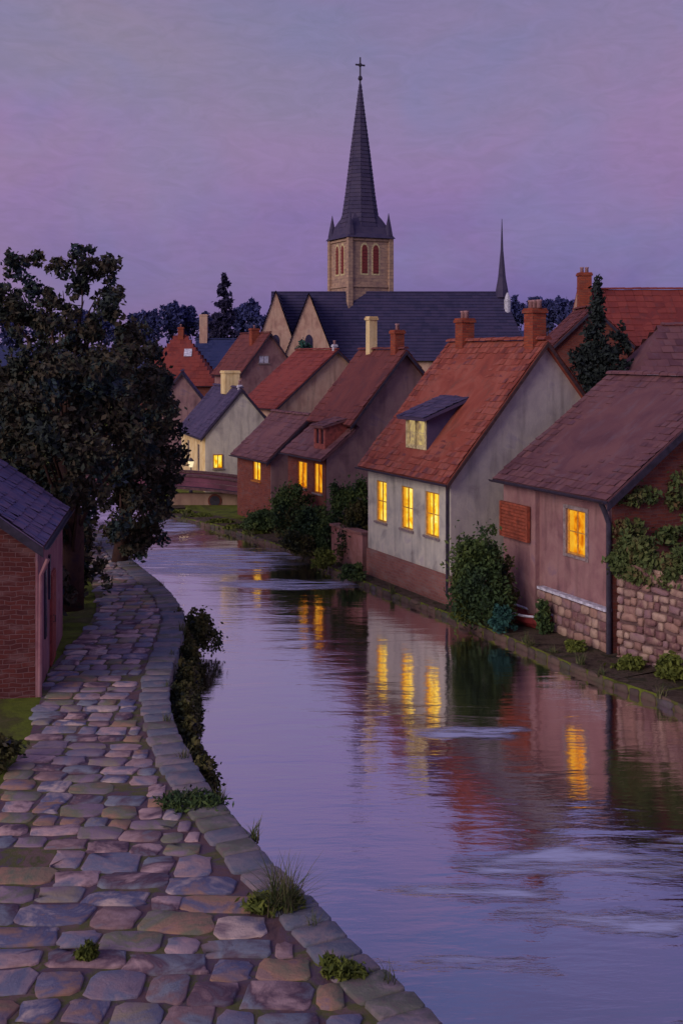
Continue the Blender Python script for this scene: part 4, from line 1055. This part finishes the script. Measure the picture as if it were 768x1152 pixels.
# bank plants hanging below the path kerb
hang = [(203,705,.7),(210,725,.8),(205,745,.8),(200,765,.9),(199,785,.85),(203,808,.8),(212,835,.8),(222,858,.65),(196,688,.6),(180,668,.6),(164,653,.5)]
for i,(px,py,s_) in enumerate(hang):
    p = at(px,py,ZL); d_ = Vector((.28,-.05))
    shrub('dark weeds hanging over the kerb down to the water', p.x+.12, p.y-.1, .0, s_*.95, s_*1.5, .85+random.uniform(0,.2), 'leaf_bank', .065, 1.0, 'bank_weeds', 'plant', 'weeds hanging over the path kerb')
p = at(214,700,ZL); shrub('bushy brown green plant leaning over the water at the path bend', p.x+.2, p.y, .1, 1.2, 1.3, 1.1, 'leaf_bank', .07, 1.0, 'bank_shrub', 'shrub')
p = at(3,865,ZL); shrub('dark round bush at the left edge beside the lawn', p.x-.1, p.y, ZL, .9, .9, .6, 'leaf_bank', .07, 1.1)
p = at(318,1025,ZL); tuft('spiky grass tuft with tall blades between kerb stones in the foreground', p.x, p.y, ZL, 190, .62, .75, .5, 'leaf_moss', w=.012)
p = at(212,905,ZL); tuft('leafy green weed growing over the kerb left of the spiky tuft', p.x, p.y, ZL+.03, 26, .22, .4, .62, 'leaf_green', w=.014)
p = at(395,1100,ZL); tuft('small flat moss patch between the nearest kerb stones', p.x-.1, p.y, ZL+.05, 16, .1, .2, .22, 'leaf_moss', w=.01)
p = at(95,1080,ZL); tuft('tiny weed between the paving stones at lower left', p.x, p.y, ZL+.03, 10, .08, .2, .12, 'leaf_moss', w=.01)
for i, y in enumerate((13.2,14.6,16.8,18.3,20.5,22.4,24.8,27.3,29.6,32.5,35.4)):
    x = edge_x(y, Ls); t_ = tuft('thin grass growing from the kerb joints', x+random.uniform(-.12,.1), y+random.uniform(-.3,.3), ZL-.05, random.randint(16,40), random.uniform(.18,.38), .3, .0, group='grass tufts along the path kerb', w=.011)
Rr = [p for p in Rs if 20 < p.y < 58]
for i in range(26):
    p = random.choice(Rr); tuft('thin grass at the stone edge of the far bank', p.x+random.uniform(.0,.25), p.y+random.uniform(-.5,.5), ZR-.05, 34, random.uniform(.18,.42), .4, .0, group='grass tufts along the bank below the houses', w=.016)
# red boat drawn up on the ledge
bt = empty('rowing_boat', (*at(590,703,ZR+.0),ZR), math.atan2(-u1.x,u1.y)+.12, 'small red rowing boat with white gunwale lying on the ledge below the shutter', 'boat')
hb = MB(); st_ = []; NS = 9
for i in range(NS):
    f = i/(NS-1); yy = -1.05+2.1*f; b_ = .36*math.sin(math.pi*(.08+.84*f))**.6; sh_ = .1*(2*f-1)**2
    st_.append([(-b_,yy,.36+sh_),(-b_*.85,yy,.16+sh_),(-b_*.4,yy,.02+sh_*.6),(0,yy,0+sh_*.5),(b_*.4,yy,.02+sh_*.6),(b_*.85,yy,.16+sh_),(b_,yy,.36+sh_)])
vs = [p for r in st_ for p in r]; fs = [(i*7+k,i*7+k+1,(i+1)*7+k+1,(i+1)*7+k) for i in range(NS-1) for k in range(6)]
hb.add(vs, fs); hb.add(st_[0], [tuple(range(7))]); hb.add(st_[-1], [tuple(range(7))]); M['boat'] = flat('boat_red', (120,44,44), .6); hb.build('hull', M['boat'], bt)
hb = MB(); 
for k in (0,6): hb.tube([Vector(r[k]) for r in st_], .035, 6)
hb.build('gunwale', M['whitestone'], bt)
hb = MB(); hb.box(-.3,.3,-.12,.12,.24,.27); hb.build('thwart', M['boat'], bt)

# ================================================================== WORLD, SUN, CAMERA
wd = bpy.data.worlds.new('World'); scene.world = wd; wd.use_nodes = True
class WT(NT):
    def __init__(s): s.t = wd.node_tree; s.t.nodes.clear()
nt = WT(); tc = nt.n('ShaderNodeTexCoord'); v = tc.outputs['Generated']
sx = nt.n('ShaderNodeSeparateXYZ'); nt.l(v, sx.inputs[0])
warp = stretch(nt, noise(nt, mapping(nt, v, (1,1,2.2)), 3.2, 5, .55, .8), .3, .7)
zz = math_(nt, 'ADD', sx.outputs[2], math_(nt, 'MULTIPLY', math_(nt, 'SUBTRACT', warp, .5), .07))
rp = nt.n('ShaderNodeValToRGB'); e = rp.color_ramp.elements
stops = [(0.0,(88,82,140)),(.035,(96,88,146)),(.085,(116,98,152)),(.14,(130,106,154)),(.19,(132,112,155)),(.24,(122,114,152)),(.29,(116,114,151)),(.34,(118,106,152)),(.38,(110,102,150)),(.43,(92,96,146)),(.49,(74,88,138)),(.56,(74,90,138)),(.65,(92,98,148)),(1.0,(110,112,156))]
e[0].position, e[0].color = stops[0][0], s2l(stops[0][1]); e[1].position, e[1].color = stops[-1][0], s2l(stops[-1][1])
for p_, c_ in stops[1:-1]: q = e.new(p_); q.color = s2l(c_)
nt.l(zz, rp.inputs[0])
# thin cloud: soft pinkish and bluish dabs
n1 = stretch(nt, noise(nt, mapping(nt, v, (2.0,2.0,2.2), (.3,.2,.5)), 1.7, 5, .5, .7), .4, .78)
c1 = mixc(nt, math_(nt, 'MULTIPLY', n1, .6), rp.outputs[0], s2l((150,118,150)))
n2 = stretch(nt, noise(nt, mapping(nt, v, (3,3,3.6), (.1,.7,.2)), 1.9, 5, .5, .8), .44, .8)
c2 = mixc(nt, math_(nt, 'MULTIPLY', n2, .65), c1, s2l((108,116,160)))
n3 = stretch(nt, noise(nt, mapping(nt, v, (1,1,3), (0,.4,1)), 26, 4, .6, 2.0), .3, .7)
bm = nt.n('ShaderNodeVectorMath', operation='DISTANCE'); nt.l(v, bm.inputs[0]); bm.inputs[1].default_value = (-.20,.94,.27)
bw = nt.n('ShaderNodeMapRange'); bw.inputs[1].default_value = .24; bw.inputs[2].default_value = .02; nt.l(bm.outputs['Value'], bw.inputs[0])
c2 = mixc(nt, math_(nt, 'MULTIPLY', math_(nt, 'MULTIPLY', bw.outputs[0], stretch(nt, warp, .2, .8)), .6), c2, s2l((138,122,136)))
c3 = mixc(nt, .16, c2, ramp(nt, n3, [(70,60,100),(170,150,190)]), 'OVERLAY')
sky = nt.n('ShaderNodeTexSky'); sky.sky_type = 'NISHITA'; sky.sun_disc = False; sky.sun_elevation = R(2); sky.sun_rotation = R(-70)
bg1 = nt.n('ShaderNodeBackground'); nt.l(c3, bg1.inputs[0]); bg1.inputs[1].default_value = 1.2
bg2 = nt.n('ShaderNodeBackground'); nt.l(sky.outputs[0], bg2.inputs[0]); bg2.inputs[1].default_value = .02
ad = nt.n('ShaderNodeAddShader'); nt.l(bg1.outputs[0], ad.inputs[0]); nt.l(bg2.outputs[0], ad.inputs[1])
o = nt.n('ShaderNodeOutputWorld'); nt.l(ad.outputs[0], o.inputs[0])
sun = bpy.data.lights.new('afterglow','SUN'); sun.energy = 1.6; sun.angle = R(35); sun.color = (1,.86,.80)
so = bpy.data.objects.new('afterglow', sun); col.objects.link(so)
dirv = Vector((.66,.66,-.42)); so.rotation_euler = dirv.to_track_quat('-Z','Y').to_euler()
cam = bpy.data.cameras.new('camera'); co = bpy.data.objects.new('camera', cam); col.objects.link(co)
co.location = (0,0,CAMZ); co.rotation_euler = (R(90),0,0)
cam.sensor_fit = 'VERTICAL'; cam.sensor_height = 36; cam.lens = F/1152*36; cam.shift_y = -176/1152; cam.clip_end = 6000; cam.clip_start = .1
scene.camera = co
scene.view_settings.view_transform = 'Standard'; scene.view_settings.look = 'None'; scene.view_settings.exposure = 0
scene.render.engine = 'CYCLES'; scene.cycles.max_bounces = 4
